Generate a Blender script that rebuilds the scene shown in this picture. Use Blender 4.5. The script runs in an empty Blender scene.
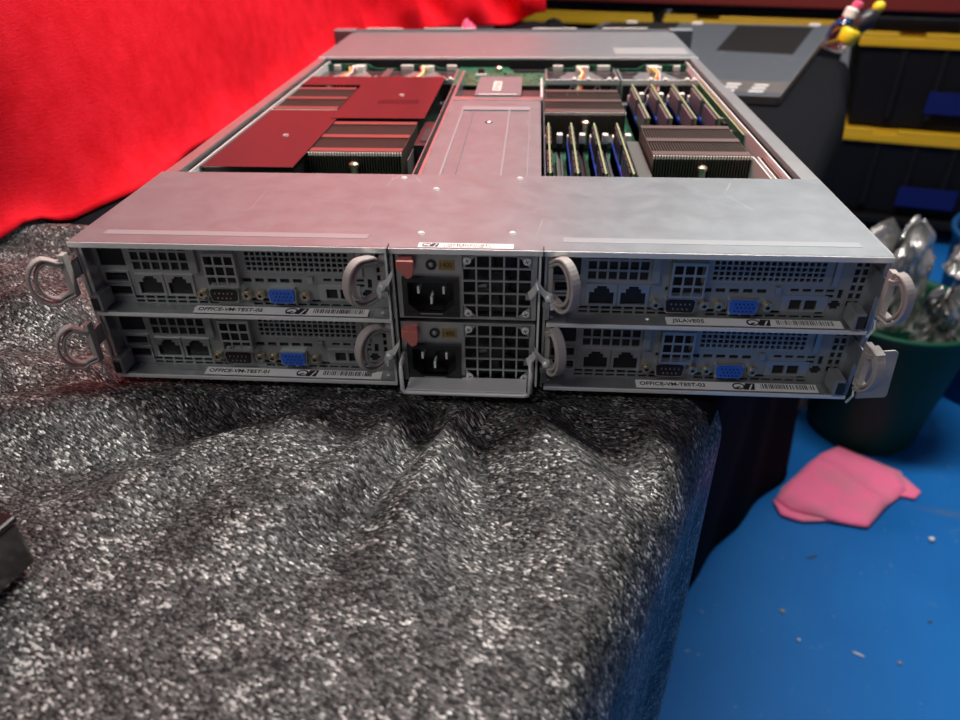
import bpy, bmesh, math, random
from mathutils import Vector, Matrix, noise
random.seed(7)
C = bpy.context.scene.collection
S = bpy.context.scene

# ------------------------------------------------------------------ camera
cd = bpy.data.cameras.new('camera')
cam = bpy.data.objects.new('camera', cd); C.objects.link(cam); S.camera = cam
cd.sensor_width = 36; cd.lens = 713.03 / 960 * 36; cd.clip_start = .01; cd.clip_end = 50
rt = Vector((0.99752948, 0.06941134, -0.01081685)); up = Vector((-0.02877435, 0.54418859, 0.83846933)); fw = Vector((-0.06408569, 0.83608662, -0.54484143))
m = Matrix((rt, up, -fw)).transposed().to_4x4(); m.translation = (.0337, -.3465, .2451)
cam.matrix_world = m
cd.dof.use_dof = True; cd.dof.focus_distance = .43; cd.dof.aperture_fstop = 7.5

# ------------------------------------------------------------------ world, lights, exposure
S.view_settings.view_transform = 'Standard'; S.view_settings.look = 'None'
S.view_settings.gamma = 1; S.view_settings.exposure = 0.0
S.view_settings.use_curve_mapping = False
W = bpy.data.worlds.new('world'); S.world = W; W.use_nodes = True
W.node_tree.nodes['Background'].inputs[0].default_value = (.8, .85, .9, 1)
W.node_tree.nodes['Background'].inputs[1].default_value = .04
def area(name, loc, target, size, size_y, power, col=(1, 1, 1)):
    l = bpy.data.lights.new(name, 'AREA'); l.shape = 'RECTANGLE'; l.size = size; l.size_y = size_y; l.energy = power; l.color = col
    o = bpy.data.objects.new(name, l); C.objects.link(o); o.location = loc
    o.rotation_euler = (Vector(target) - Vector(loc)).to_track_quat('-Z', 'Y').to_euler()
    return o
LAMPS = [((.28, .74), 47), ((1.25, 2.0), 10), ((-1.15, -1.2), 11)]
for (lx, ly), pw in LAMPS:
    area('ceiling_light', (lx, ly, 1.57), (lx, ly, 0), 1.2, .25, pw, (1, .97, .93))

# ------------------------------------------------------------------ materials
def mat(name, col=(.5, .5, .5), rough=.5, metal=0., spec=.5, ior=1.5, **k):
    M = bpy.data.materials.new(name); M.use_nodes = True
    b = M.node_tree.nodes['Principled BSDF']
    b.inputs['Base Color'].default_value = (*col, 1); b.inputs['Roughness'].default_value = rough
    b.inputs['Metallic'].default_value = metal; b.inputs['Specular IOR Level'].default_value = spec; b.inputs['IOR'].default_value = ior
    if 'trans' in k: b.inputs['Transmission Weight'].default_value = k['trans']
    if 'sheen' in k: b.inputs['Sheen Weight'].default_value = k['sheen']; b.inputs['Sheen Roughness'].default_value = .4
    if 'emit' in k: b.inputs['Emission Color'].default_value = (*k.get('ecol', col), 1); b.inputs['Emission Strength'].default_value = k['emit']
    return M
def N(M, t, **k):
    n = M.node_tree.nodes.new(t)
    for a, v in k.items():
        if a in n.inputs: n.inputs[a].default_value = v
        else: setattr(n, a, v)
    return n
def L(M, a, b): M.node_tree.links.new(a, b)
def coords(M, sc=(1, 1, 1), rot=(0, 0, 0)):
    t = N(M, 'ShaderNodeTexCoord'); mp = N(M, 'ShaderNodeMapping'); L(M, t.outputs['Object'], mp.inputs[0])
    mp.inputs['Scale'].default_value = sc; mp.inputs['Rotation'].default_value = rot
    return mp.outputs[0]
def ramp(M, fac, stops):
    r = N(M, 'ShaderNodeValToRGB'); L(M, fac, r.inputs[0]); e = r.color_ramp.elements
    for i, (p, c) in enumerate(stops):
        if i < 2: x = e[i]; x.position = p
        else: x = e.new(p)
        x.color = (*c, 1) if len(c) == 3 else c
    return r.outputs[0]
def noisetex(M, v, scale, detail=4, rough=.55, dist=0):
    n = N(M, 'ShaderNodeTexNoise'); L(M, v, n.inputs['Vector']); n.inputs['Scale'].default_value = scale
    n.inputs['Detail'].default_value = detail; n.inputs['Roughness'].default_value = rough; n.inputs['Distortion'].default_value = dist
    return n.outputs[0]
def bump(M, h, strength, dist):
    b = N(M, 'ShaderNodeBump'); L(M, h, b.inputs['Height']); b.inputs['Strength'].default_value = strength; b.inputs['Distance'].default_value = dist
    p = M.node_tree.nodes['Principled BSDF']; L(M, b.outputs[0], p.inputs['Normal'])
def B(M): return M.node_tree.nodes['Principled BSDF']
def mixc(M, f, a, b, blend='MIX'):
    n = N(M, 'ShaderNodeMix', data_type='RGBA', blend_type=blend)
    for s, v in ((0, f), (6, a), (7, b)):
        if isinstance(v, (int, float)): n.inputs[s].default_value = v
        elif isinstance(v, tuple): n.inputs[s].default_value = (*v, 1)
        else: L(M, v, n.inputs[s])
    return n.outputs[2]
def mathn(M, op, a, b=None):
    n = N(M, 'ShaderNodeMath', operation=op)
    for i, v in enumerate((a, b)):
        if v is None: continue
        if isinstance(v, (int, float)): n.inputs[i].default_value = v
        else: L(M, v, n.inputs[i])
    return n.outputs[0]

# galvanised sheet with dust and fine scratches
def sheet(name, col, rough, metal=.85, dust=.5):
    M = mat(name, col, rough, metal); v = coords(M)
    n1 = noisetex(M, v, 60, 8, .7, .4); n2 = noisetex(M, v, 140, 3, .6)
    c = mixc(M, ramp(M, n1, [(.38, (0, 0, 0)), (.78, (dust,) * 3)]), tuple(x * .9 for x in col), tuple(min(1, x * 1.25) for x in col))
    w = N(M, 'ShaderNodeTexVoronoi', feature='DISTANCE_TO_EDGE'); L(M, coords(M, (1, .25, 1), (0, 0, .5)), w.inputs['Vector']); w.inputs['Scale'].default_value = 10
    scr = ramp(M, w.outputs[0], [(0., (1, 1, 1)), (.0022, (0, 0, 0))])
    msk = ramp(M, noisetex(M, v, 17, 2), [(.56, (0, 0, 0)), (.62, (.22, .22, .22))])
    c = mixc(M, mixc(M, 1., scr, msk, 'MULTIPLY'), c, (.9, .9, .88))
    L(M, c, B(M).inputs['Base Color'])
    r = mathn(M, 'MULTIPLY_ADD', n1, .12); r.node.inputs[2].default_value = rough - .06; L(M, r, B(M).inputs['Roughness'])
    bump(M, n2, .06, .0004)
    return M
COVER = sheet('galvanised_cover', (.30, .335, .35), .43, .72)
RIDGE = mat('worn_crease', (.36, .39, .40), .45, .5)
STEEL = sheet('steel', (.55, .56, .56), .34, .85, .2)
DSTEEL = mat('dark_zinc_steel', (.36, .375, .375), .38, .6)
EDGE = mat('steel_with_glint', (.86, .88, .85), .35, .3)  # extra pale: light caught by rounded edges is put into the colour
CAVITY = mat('interior_shade', (.018, .018, .02), .6)  # near-black blocks of this stand in for shade inside gaps and openings
BLACK = mat('black_plastic', (.018, .018, .02), .38)
BLACKG = mat('black_gloss_film', (.034, .026, .028), .18, 0, .8, 1.68)
SOCK = mat('socket_black', (.01, .01, .012), .3)
BLUEP = mat('blue_connector', (.03, .13, .62), .4)
MAROON = mat('dark_connector', (.016, .009, .011), .3)
BRASS = mat('nickel_brass', (.62, .55, .42), .3, .9)
GREY_PL = mat('grey_handle_plastic', (.44, .405, .375), .5)
WHITE = mat('white_plastic', (.82, .80, .72), .5)
PAPER = mat('label_paper', (.88, .88, .84), .6)
INK = mat('label_ink', (.02, .02, .025), .6)
OCHRE = mat('ochre_label', (.26, .17, .06), .6)
OCHREI = mat('ochre_label_ink', (.03, .02, .01), .6)
REDTAB = mat('terracotta_tab', (.58, .17, .14), .45)
PCB = mat('green_circuit_board', (.02, .14, .075), .4)
v = coords(PCB); L(PCB, mixc(PCB, ramp(PCB, noisetex(PCB, v, 260, 2), [(.5, (0, 0, 0)), (.56, (1, 1, 1))]), (.010, .085, .045), (.04, .20, .11)), B(PCB).inputs['Base Color'])
PCBE = mat('pale_green_board_edge', (.30, .36, .18), .5)
CHIP = mat('memory_chip', (.045, .036, .042), .28, 0, .8, 1.7); SPREAD = mat('memory_heat_plate', (.30, .24, .27), .35, .5)
FIN = mat('aluminium_fin', (.13, .105, .09), .45, .6)
FINB = mat('fin_band', (.40, .28, .25), .32, .85)
TIP = mat('fin_tip_glint', (.85, .80, .72), .5)  # near-white colour stands in for glints along the front fin edges
COMPN = mat('tin_component', (.6, .6, .55), .35, .7)
WIRES = [mat('yellow_wire', (.75, .6, .1), .5), mat('red_wire', (.7, .05, .04), .5), mat('pale_wire', (.7, .68, .6), .5)]

# ------------------------------------------------------------------ mesh building
class MB:
    def __init__(s): s.v = []; s.f = []; s.m = []; s.mats = []
    def mi(s, M):
        if M not in s.mats: s.mats.append(M)
        return s.mats.index(M)
    def add(s, vs, fs, M=None):
        k = len(s.v); s.v += [tuple(p) for p in vs]; i = s.mi(M)
        for f in fs: s.f.append(tuple(a + k for a in f)); s.m.append(i)
        return s
    def box(s, x0, x1, y0, y1, z0, z1, M=None):
        vs = [(x, y, z) for z in (z0, z1) for y in (y0, y1) for x in (x0, x1)]
        return s.add(vs, [(0, 2, 3, 1), (4, 5, 7, 6), (0, 1, 5, 4), (2, 6, 7, 3), (0, 4, 6, 2), (1, 3, 7, 5)], M)
    def prism(s, poly, z0, z1, M=None, axis=2):
        n = len(poly)
        def P(p, h): return (p[0], p[1], h) if axis == 2 else ((p[0], h, p[1]) if axis == 1 else (h, p[0], p[1]))
        vs = [P(p, z0) for p in poly] + [P(p, z1) for p in poly]
        return s.add(vs, [tuple(range(n))[::-1], tuple(range(n, 2 * n))] + [(i, (i + 1) % n, n + (i + 1) % n, n + i) for i in range(n)], M)
    def rev(s, prof, o=(0, 0, 0), ax=(0, 0, 1), n=20, M=None):          # prof: (radius, height)
        ax = Vector(ax).normalized(); u = ax.orthogonal().normalized(); w = ax.cross(u); o = Vector(o)
        vs = []; fs = []
        for r, h in prof:
            for k in range(n):
                a = 2 * math.pi * k / n; vs.append(o + ax * h + (u * math.cos(a) + w * math.sin(a)) * r)
        for j in range(len(prof) - 1):
            for k in range(n): fs.append((j * n + k, j * n + (k + 1) % n, (j + 1) * n + (k + 1) % n, (j + 1) * n + k))
        if prof[0][0] > 1e-6: fs.append(tuple(range(n))[::-1])
        if prof[-1][0] > 1e-6: fs.append(tuple((len(prof) - 1) * n + k for k in range(n)))
        return s.add(vs, fs, M)
    def cyl(s, a, b, r, n=16, M=None, r2=None):
        a, b = Vector(a), Vector(b); l = (b - a).length
        return s.rev([(r, 0), (r if r2 is None else r2, l)], a, b - a, n, M)
    def sweep(s, pts, prof, M=None, closed=False, ref=(0, 0, 1)):        # prof: 2-D polygon (side, ref)
        pts = [Vector(p) for p in pts]; n = len(pts); k = len(prof); vs = []; ref = Vector(ref)
        for i, p in enumerate(pts):
            a = pts[(i - 1) % n] if closed or i else p; b = pts[(i + 1) % n] if closed or i < n - 1 else p
            t = (b - a).normalized(); sd = t.cross(ref).normalized(); r2 = sd.cross(t)
            vs += [p + sd * q[0] + r2 * q[1] for q in prof]
        fs = []
        for i in range(n if closed else n - 1):
            j = (i + 1) % n
            for q in range(k): fs.append((i * k + q, i * k + (q + 1) % k, j * k + (q + 1) % k, j * k + q))
        if not closed: fs += [tuple(range(k))[::-1], tuple((n - 1) * k + q for q in range(k))]
        return s.add(vs, fs, M)
    def tube(s, pts, r, M=None, n=8, closed=False, ref=(.13, .21, .97)):
        return s.sweep(pts, [(r * math.cos(2 * math.pi * q / n), r * math.sin(2 * math.pi * q / n)) for q in range(n)], M, closed, ref)
    def plate(s, x0, x1, z0, z1, y0, y1, holes, M=None):                 # plate in XZ with rectangular holes
        xs = sorted({round(a, 6) for h in holes for a in h[:2] if x0 < a < x1} | {x0, x1})
        zs = sorted({round(a, 6) for h in holes for a in h[2:] if z0 < a < z1} | {z0, z1})
        nx, nz = len(xs) - 1, len(zs) - 1
        sol = [[True] * nz for _ in range(nx)]
        for h in holes:
            for i in range(nx):
                cx = (xs[i] + xs[i + 1]) / 2
                if h[0] < cx < h[1]:
                    for j in range(nz):
                        if h[2] < (zs[j] + zs[j + 1]) / 2 < h[3]: sol[i][j] = False
        idx = {}; vs = []; fs = []
        def V(i, j, y):
            if (i, j, y) not in idx: idx[(i, j, y)] = len(vs); vs.append((xs[i], y0 if y == 0 else y1, zs[j]))
            return idx[(i, j, y)]
        g = lambda i, j: 0 <= i < nx and 0 <= j < nz and sol[i][j]
        for i in range(nx):
            for j in range(nz):
                if not sol[i][j]: continue
                fs.append((V(i, j, 0), V(i + 1, j, 0), V(i + 1, j + 1, 0), V(i, j + 1, 0)))
                fs.append((V(i, j, 1), V(i, j + 1, 1), V(i + 1, j + 1, 1), V(i + 1, j, 1)))
                if not g(i - 1, j): fs.append((V(i, j, 0), V(i, j + 1, 0), V(i, j + 1, 1), V(i, j, 1)))
                if not g(i + 1, j): fs.append((V(i + 1, j, 0), V(i + 1, j, 1), V(i + 1, j + 1, 1), V(i + 1, j + 1, 0)))
                if not g(i, j - 1): fs.append((V(i, j, 0), V(i, j, 1), V(i + 1, j, 1), V(i + 1, j, 0)))
                if not g(i, j + 1): fs.append((V(i, j + 1, 0), V(i + 1, j + 1, 0), V(i + 1, j + 1, 1), V(i, j + 1, 1)))
        return s.add(vs, fs, M)
    def build(s, name, M=None, parent=None, bevel=0, smooth=False, sub=0):
        me = bpy.data.meshes.new(name); me.from_pydata(s.v, [], s.f)
        for x in s.mats: me.materials.append(x or M)
        for p, i in zip(me.polygons, s.m): p.material_index = i; p.use_smooth = smooth
        bm = bmesh.new(); bm.from_mesh(me); bmesh.ops.recalc_face_normals(bm, faces=bm.faces); bm.to_mesh(me); bm.free()
        o = bpy.data.objects.new(name, me); C.objects.link(o)
        if parent: o.parent = parent
        if bevel:
            b = o.modifiers.new('bevel', 'BEVEL'); b.width = bevel; b.segments = 2; b.limit_method = 'ANGLE'; b.angle_limit = .7
        if sub:
            b = o.modifiers.new('sub', 'SUBSURF'); b.levels = sub; b.render_levels = sub
        return o
def tag(o, label, cat, group=None):
    o['label'] = label; o['category'] = cat
    if group: o['group'] = group
    return o
def struct(o): o['kind'] = 'structure'; return o
def empty(name, loc, label, cat, group=None, rz=0):
    o = bpy.data.objects.new(name, None); C.objects.link(o); o.location = loc; o.rotation_euler = (0, 0, rz); o.empty_display_size = .02
    return tag(o, label, cat, group)
def text_into(mb, txt, size, M, mtx, xs=1., th=.00008, bold=False):
    cu = bpy.data.curves.new('t', 'FONT'); cu.body = txt; cu.size = size; cu.align_x = 'LEFT'; cu.align_y = 'CENTER'; cu.extrude = th
    if bold: cu.offset = size * .009
    ob = bpy.data.objects.new('t', cu); C.objects.link(ob)
    dg = bpy.context.evaluated_depsgraph_get(); me = bpy.data.meshes.new_from_object(ob.evaluated_get(dg))
    vs = [mtx @ Vector((p.co.x * xs, p.co.y, p.co.z)) for p in me.vertices]
    mb.add(vs, [tuple(p.vertices) for p in me.polygons], M)
    bpy.data.objects.remove(ob); bpy.data.meshes.remove(me); bpy.data.curves.remove(cu)
def sstep(a, b, x):
    t = max(0, min(1, (x - a) / (b - a))); return t * t * (3 - 2 * t)

# ------------------------------------------------------------------ the room
FZ = -.75
FLOOR = mat('blue_painted_floor', (.012, .125, .40), .55, 0, .15)
v = coords(FLOOR)
c = mixc(FLOOR, ramp(FLOOR, noisetex(FLOOR, v, 3.2, 5), [(.35, (0, 0, 0)), (.75, (1, 1, 1))]), (.006, .118, .39), (.010, .152, .465))
c = mixc(FLOOR, ramp(FLOOR, noisetex(FLOOR, v, 16, 7, .7, .3), [(.62, (0, 0, 0)), (.78, (.45,) * 3)]), c, (.11, .21, .36))
c = mixc(FLOOR, ramp(FLOOR, noisetex(FLOOR, v, 90, 2), [(.73, (0, 0, 0)), (.76, (.5,) * 3)]), c, (.30, .33, .34))
# long grey scuff running right from under the rag
mp = coords(FLOOR, (2.2, 14, 1), (0, 0, .36)); 
g = N(FLOOR, 'ShaderNodeTexGradient', gradient_type='SPHERICAL')
mpn = N(FLOOR, 'ShaderNodeMapping', vector_type='TEXTURE'); L(FLOOR, N(FLOOR, 'ShaderNodeTexCoord').outputs['Object'], mpn.inputs[0])
mpn.inputs['Location'].default_value = (.86, .69, 0); mpn.inputs['Rotation'].default_value = (0, 0, -.22); mpn.inputs['Scale'].default_value = (.14, .020, 1)
L(FLOOR, mpn.outputs[0], g.inputs[0])
c = mixc(FLOOR, mixc(FLOOR, 1., ramp(FLOOR, g.outputs[0], [(.0, (0, 0, 0)), (.5, (1, 1, 1))]), ramp(FLOOR, noisetex(FLOOR, v, 45, 4), [(.3, (.1,) * 3), (.6, (.9,) * 3)]), 'MULTIPLY'), c, (.10, .135, .13))
L(FLOOR, c, B(FLOOR).inputs['Base Color'])
struct(MB().box(-1.9, 3.2, -2.6, 3.4, FZ - .05, FZ, FLOOR).build('floor'))
WALL = mat('grey_painted_wall', (.42, .44, .46), .8)
bump(WALL, noisetex(WALL, coords(WALL), 60, 3), .1, .002)
CEIL = mat('white_ceiling', (.62, .63, .63), .9)
CZ = 1.65
struct(MB().box(-1.9, 3.2, 3.4, 3.5, FZ, CZ, WALL).build('wall_back'))
struct(MB().box(-2.0, -1.9, -2.6, 3.4, FZ, CZ, WALL).build('wall_left'))
struct(MB().box(3.2, 3.3, -2.6, 3.4, FZ, CZ, WALL).build('wall_right'))
struct(MB().box(-1.9, 3.2, -2.7, -2.6, FZ, CZ, WALL).build('wall_front'))
struct(MB().box(-2.0, 3.3, -2.7, 3.5, CZ, CZ + .05, CEIL).build('ceiling'))
LAMPM = mat('lamp_diffuser', (.9, .9, .9), .5, emit=3.0, ecol=(1, .97, .93)); LAMPB = mat('lamp_housing', (.75, .75, .75), .5)
for i, ((lx, ly), pw) in enumerate(LAMPS):
    r = empty('ceiling_lamp', (lx, ly, CZ - .07), ['white ceiling lamp above the table', 'white ceiling lamp above the floor bins', 'white ceiling lamp behind the viewer'][i], 'lamp', 'long white ceiling lamps')
    MB().box(-.62, .62, -.14, .14, .03, .07, LAMPB).build('housing', None, r, .004)
    MB().box(-.60, .60, -.125, .125, .015, .03, LAMPM).build('diffuser', None, r, .003)

# ------------------------------------------------------------------ table frame of reference: e along the right edge, n outward
O = Vector((.143, 0, 0)); ev = Vector((.409, .9125, 0)).normalized(); nv = Vector((ev.y, -ev.x, 0))
def T(s, t, z=0.): p = O + ev * s + nv * t; return Vector((p.x, p.y, z))
S0, S1, T0 = -.75, 1.175, -1.0
TWOOD = mat('table_top_laminate', (.25, .22, .2), .6)
tb = empty('folding_table', T(.2, -.5, FZ), 'long table hidden beneath the black cloths', 'table')
def tprism(mb, s0, s1, t0, t1, z0, z1, M=None):
    ps = [T(s0, t0), T(s1, t0), T(s1, t1), T(s0, t1)]; o = tb.location
    return mb.prism([(p.x - o.x, p.y - o.y) for p in ps], z0 - FZ, z1 - FZ, M)
tprism(MB(), S0 + .03, S1 - .03, T0 + .03, -.03, -.045, -.020, TWOOD).build('tabletop', None, tb)
for a in (S0 + .1, S1 - .1):
    for b in (T0 + .1, -.12):
        tprism(MB(), a - .02, a + .02, b - .02, b + .02, FZ, -.045, DSTEEL).build('leg', None, tb)

# cloths: sheets sampled along s (edge direction) and q (arc length outward over the edge)
def over_edge(s, q, zoff, fall, rnd=.022, flare=.0, fold=.008, ffreq=40, ph=0):
    # q<0 on the top, q>0 beyond the edge: rounded and hanging
    if q <= -rnd: return T(s, q, zoff)
    a = q + rnd; qa = rnd * math.pi / 2
    if a < qa:
        th = a / rnd; return T(s, -rnd + rnd * math.sin(th), zoff - rnd + rnd * math.cos(th))
    d = a - qa; k = min(1, d / .25)
    off = flare * d + fold * k * math.sin(s * ffreq + ph) + fold * .6 * k * math.sin(s * ffreq * 2.3 + 1.3 + ph)
    return T(s, off, zoff - rnd - d)

# jacquard weave
JAC = mat('black_jacquard', (.05, .05, .05), .42, .15, .4)
v0 = N(JAC, 'ShaderNodeTexCoord').outputs['UV']
def mapped(M, src, sc, rot=(0, 0, 0)):
    mp = N(M, 'ShaderNodeMapping'); L(M, src, mp.inputs[0]); mp.inputs['Scale'].default_value = sc; mp.inputs['Rotation'].default_value = rot; return mp.outputs[0]
def vor(M, v, sc, feat='F1', rnd=1.):
    n = N(M, 'ShaderNodeTexVoronoi', feature=feat); L(M, v, n.inputs['Vector']); n.inputs['Scale'].default_value = sc; n.inputs['Randomness'].default_value = rnd; return n
va = mapped(JAC, v0, (1, .45, 1), (0, 0, .12))
cells = vor(JAC, va, 1050, rnd=.8); sepc = N(JAC, 'ShaderNodeSeparateColor'); L(JAC, cells.outputs['Color'], sepc.inputs[0])
cell2 = vor(JAC, mapped(JAC, v0, (1, .6, 1), (0, 0, .12)), 95, rnd=.6); sep2 = N(JAC, 'ShaderNodeSeparateColor'); L(JAC, cell2.outputs['Color'], sep2.inputs[0])
big = noisetex(JAC, v0, 30, 3)
wv = N(JAC, 'ShaderNodeTexWave'); L(JAC, mapped(JAC, v0, (1, 1, 1), (0, 0, .12)), wv.inputs[0]); wv.inputs['Scale'].default_value = 190; wv.inputs['Distortion'].default_value = 1.5; wv.inputs['Detail'].default_value = 2
thr = mathn(JAC, 'MULTIPLY_ADD', mathn(JAC, 'ADD', mathn(JAC, 'MULTIPLY', sep2.outputs[0], .25), mathn(JAC, 'MULTIPLY', big, .35)), 1.); thr.node.inputs[2].default_value = -.28
val = mathn(JAC, 'ADD', sepc.outputs[0], thr)
base = ramp(JAC, val, [(.18, (.006, .006, .006)), (.48, (.060, .062, .060)), (.90, (.150, .152, .144)), (1., (.55, .55, .52))])  # weave tones; the palest stop paints in the specular sparkle
dots = vor(JAC, mapped(JAC, v0, (1, .75, 1), (0, 0, .12)), 430, rnd=.45)
dm = mathn(JAC, 'MULTIPLY', ramp(JAC, dots.outputs['Distance'], [(.22, (1, 1, 1)), (.34, (0, 0, 0))]), ramp(JAC, mathn(JAC, 'ADD', mathn(JAC, 'MULTIPLY', sep2.outputs[1], .5), mathn(JAC, 'MULTIPLY', big, .8)), [(.46, (0, 0, 0)), (.62, (1, 1, 1))]))
base = mixc(JAC, dm, base, (.006, .006, .006))
L(JAC, base, B(JAC).inputs['Base Color'])
L(JAC, ramp(JAC, val, [(.3, (.55,) * 3), (.9, (.34,) * 3)]), B(JAC).inputs['Roughness'])
ht = mathn(JAC, 'ADD', mathn(JAC, 'MULTIPLY', cells.outputs['Distance'], -1.0), mathn(JAC, 'MULTIPLY', sepc.outputs[1], .7))
ht = mathn(JAC, 'ADD', ht, mathn(JAC, 'MULTIPLY', wv.outputs[0], .25))
bump(JAC, ht, .65, .0010)

def wrinkles(x, y):
    h = 0
    n1 = noise.noise(Vector((x * 7, y * 7, .3)))
    # radial pull folds below the server
    for (fx, fy, ang, ln, wd, am) in [(-.10, -.020, -2.60, .20, .012, -.012), (-.09, -.030, -2.50, .20, .018, .010), (-.15, .0, -2.62, .2, .014, .010), (-.045, -.02, -1.9, .12, .010, .010), (-.030, -.02, -1.72, .14, .009, -.011),
                                      (-.005, -.02, -1.62, .13, .010, .011), (.018, -.02, -1.50, .12, .009, -.011), (.045, -.02, -1.30, .10, .009, .009), (.065, -.02, -1.2, .11, .009, -.009),
                                      (-.09, -.012, -2.15, .17, .014, -.007), (-.075, -.012, -2.0, .15, .013, .006), (.09, -.015, -1.25, .10, .010, .005), (.104, -.015, -1.3, .10, .008, -.004), (-.24, .0, -2.95, .2, .016, .012), (-.25, -.03, -2.8, .2, .014, -.008)]:
        dx, dy = x - fx, y - fy; u = dx * math.cos(ang) + dy * math.sin(ang); w = -dx * math.sin(ang) + dy * math.cos(ang)
        w += .012 * math.sin(u * 22 + fx * 50)
        if u > -.03:
            wdt = wd * (1 + 1.5 * max(u, 0) / ln)
            h += am * math.exp(-(w / wdt) ** 2) * sstep(-.03, .01, u) * (1 - sstep(ln * .45, ln * 1.25, u))
    # lumps to the left of the server
    for (cx, cy, rx, ry, am) in [(-.300, .06, .05, .030, .022), (-.37, .205, .07, .022, .012), (-.285, .015, .045, .016, -.004), (-.33, -.02, .07, .022, .020), (-.37, .11, .05, .04, .012), (-.25, -.045, .06, .02, .006), (-.27, .13, .03, .04, .01)]:
        h += 1.35 * am * math.exp(-((x - cx) / rx) ** 2 - ((y - cy) / ry) ** 2)
    h += .0035 * n1 + .0014 * noise.noise(Vector((x * 24, y * 24, 1.1)))
    # flatten under the server
    ins = sstep(-.235, -.215, x) * (1 - sstep(.215, .235, x)) * sstep(-.020, -.002, y)
    k_ = sstep(.17, .22, x) * sstep(.0, .06, y)
    h = h * (1 - k_) - .006 * k_
    return h * (1 - ins) - .003 * ins
def cloth(name, s0, s1, t0, drop, M, zoff, step, fn, **kw):
    ns = int((s1 - s0) / step); nq = int((drop - t0) / step)
    vs = []; fs = []; uv = []
    for i in range(ns + 1):
        s = s0 + (s1 - s0) * i / ns
        for j in range(nq + 1):
            q = t0 + (drop - t0) * j / nq
            p = over_edge(s, q, zoff, drop, **kw)
            if q < .02 and fn: p.z += fn(p.x, p.y) * (1 - sstep(-.02, .02, q))
            if q > 0: p += nv * .008 * sstep(0, .03, q)
            if p.z < FZ + .004: p.z = FZ + .004
            vs.append(p); uv.append((s, q))
    for i in range(ns):
        for j in range(nq):
            if s0 + (s1 - s0) * i / ns > .012 and t0 + (drop - t0) * j / nq > .0: continue
            a = i * (nq + 1) + j; fs.append((a, a + 1, a + nq + 2, a + nq + 1))
    me = bpy.data.meshes.new(name); me.from_pydata(vs, [], fs); me.materials.append(M)
    ul = me.uv_layers.new(name='UVMap')
    for lp in me.loops: ul.data[lp.index].uv = uv[lp.vertex_index]
    for p in me.polygons: p.use_smooth = True
    o = bpy.data.objects.new(name, me); C.objects.link(o)
    sm = o.modifiers.new('solid', 'SOLIDIFY'); sm.thickness = .0008; sm.offset = -1
    return o
tag(cloth('tablecloth', -.62, .42, -.98, .55, JAC, -.004, .0085, wrinkles, rnd=.018, flare=-.012, fold=.005, ffreq=34),
    'black jacquard tablecloth with silvery woven pattern, crumpled in the foreground under the server', 'tablecloth')
BCL = mat('plain_black_cloth', (.006, .007, .009), .9, 0, .05)
bump(BCL, noisetex(BCL, coords(BCL), 700, 2), .25, .0006)
def bfn(x, y): return .002 * noise.noise(Vector((x * 6, y * 6, 4)))
# the plain cloth hangs to the floor along the right edge and round the far corner
def corner_cloth():
    mb_v = []; mb_f = []
    step = .018; s0, s1 = .0, S1; ns = int((s1 - s0) / step)
    rows = []
    # stations along the rim: edge then corner arc then the back edge
    st = [('e', s0 + (s1 - .04 - s0) * i / ns) for i in range(ns + 1)] + [('c', a / 10) for a in range(1, 10)] + [('b', -t * .03) for t in range(1, 34)]
    qs = [-.80 + .78 * k / 26 for k in range(27)] + [-.02 + .02 * k / 4 for k in range(1, 5)] + [.02 * k for k in range(1, 38)]
    rnd = .035
    for kd, a in st:
        if kd == 'e': base = T(a, -.022 * sstep(.75, 1.1, a)); out = nv.copy(); pos = a
        elif kd == 'c':
            th = a * math.pi / 2; out = nv * math.cos(th) + ev * math.sin(th); base = T(s1 - .04, -.062) + out * .04; pos = s1 + a * .05
        else: base = T(s1, -.062 + a); out = ev.copy(); pos = s1 + .06 - a
        row = []
        for q in qs:
            if q < 0 and kd != 'e':
                q2 = q * .0 if kd == 'b' else q * .04
                if kd == 'b': q2 = q * .03
            else: q2 = q
            if q2 <= 0:
                e = math.exp(q2 / .02) if q2 > -.1 else 0
                p = base + out * q2; p.z = -.0015 - .012 * e
            else:
                d = q2; k = min(1, d / .3)
                off = .010 + (.055 * d if kd == 'e' else (.055 * d if kd == 'c' else .05 * d)) + .012 * k * math.sin(pos * 30) + .006 * k * math.sin(pos * 71 + 1)
                if kd == 'e':
                    fl = -.26 + .243 * sstep(-.3, .676, pos) + .083 * sstep(.6, .9, pos)
                    off = .010 + (fl - .01) * min(1, d / .73) + .010 * k * math.sin(pos * 30) * sstep(.5, .8, pos)
                    off += .0 * sstep(.95, 1.15, pos) * sstep(0, .3, d) * (1 - sstep(.3, .7, d))
                p = base + out * off * sstep(-.03, .03, d); p.z = -.0135 - d
            if p.z < FZ + .003: p = p + out * min(.02, (FZ - p.z) * .5); p.z = FZ + .003
            row.append(p)
        rows.append(row)
    mb = MB(); n = len(qs)
    mb.add([p for r in rows for p in r], [(i * n + j, i * n + j + 1, (i + 1) * n + j + 1, (i + 1) * n + j) for i in range(len(rows) - 1) for j in range(n - 1)], BCL)
    o = mb.build('tablecloth', None, None, 0, True)
    sm = o.modifiers.new('solid', 'SOLIDIFY'); sm.thickness = .001; sm.offset = 0
    return o
tag(corner_cloth(), 'plain matt black cloth over the far right of the table, hanging to the blue floor', 'tablecloth')

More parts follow.
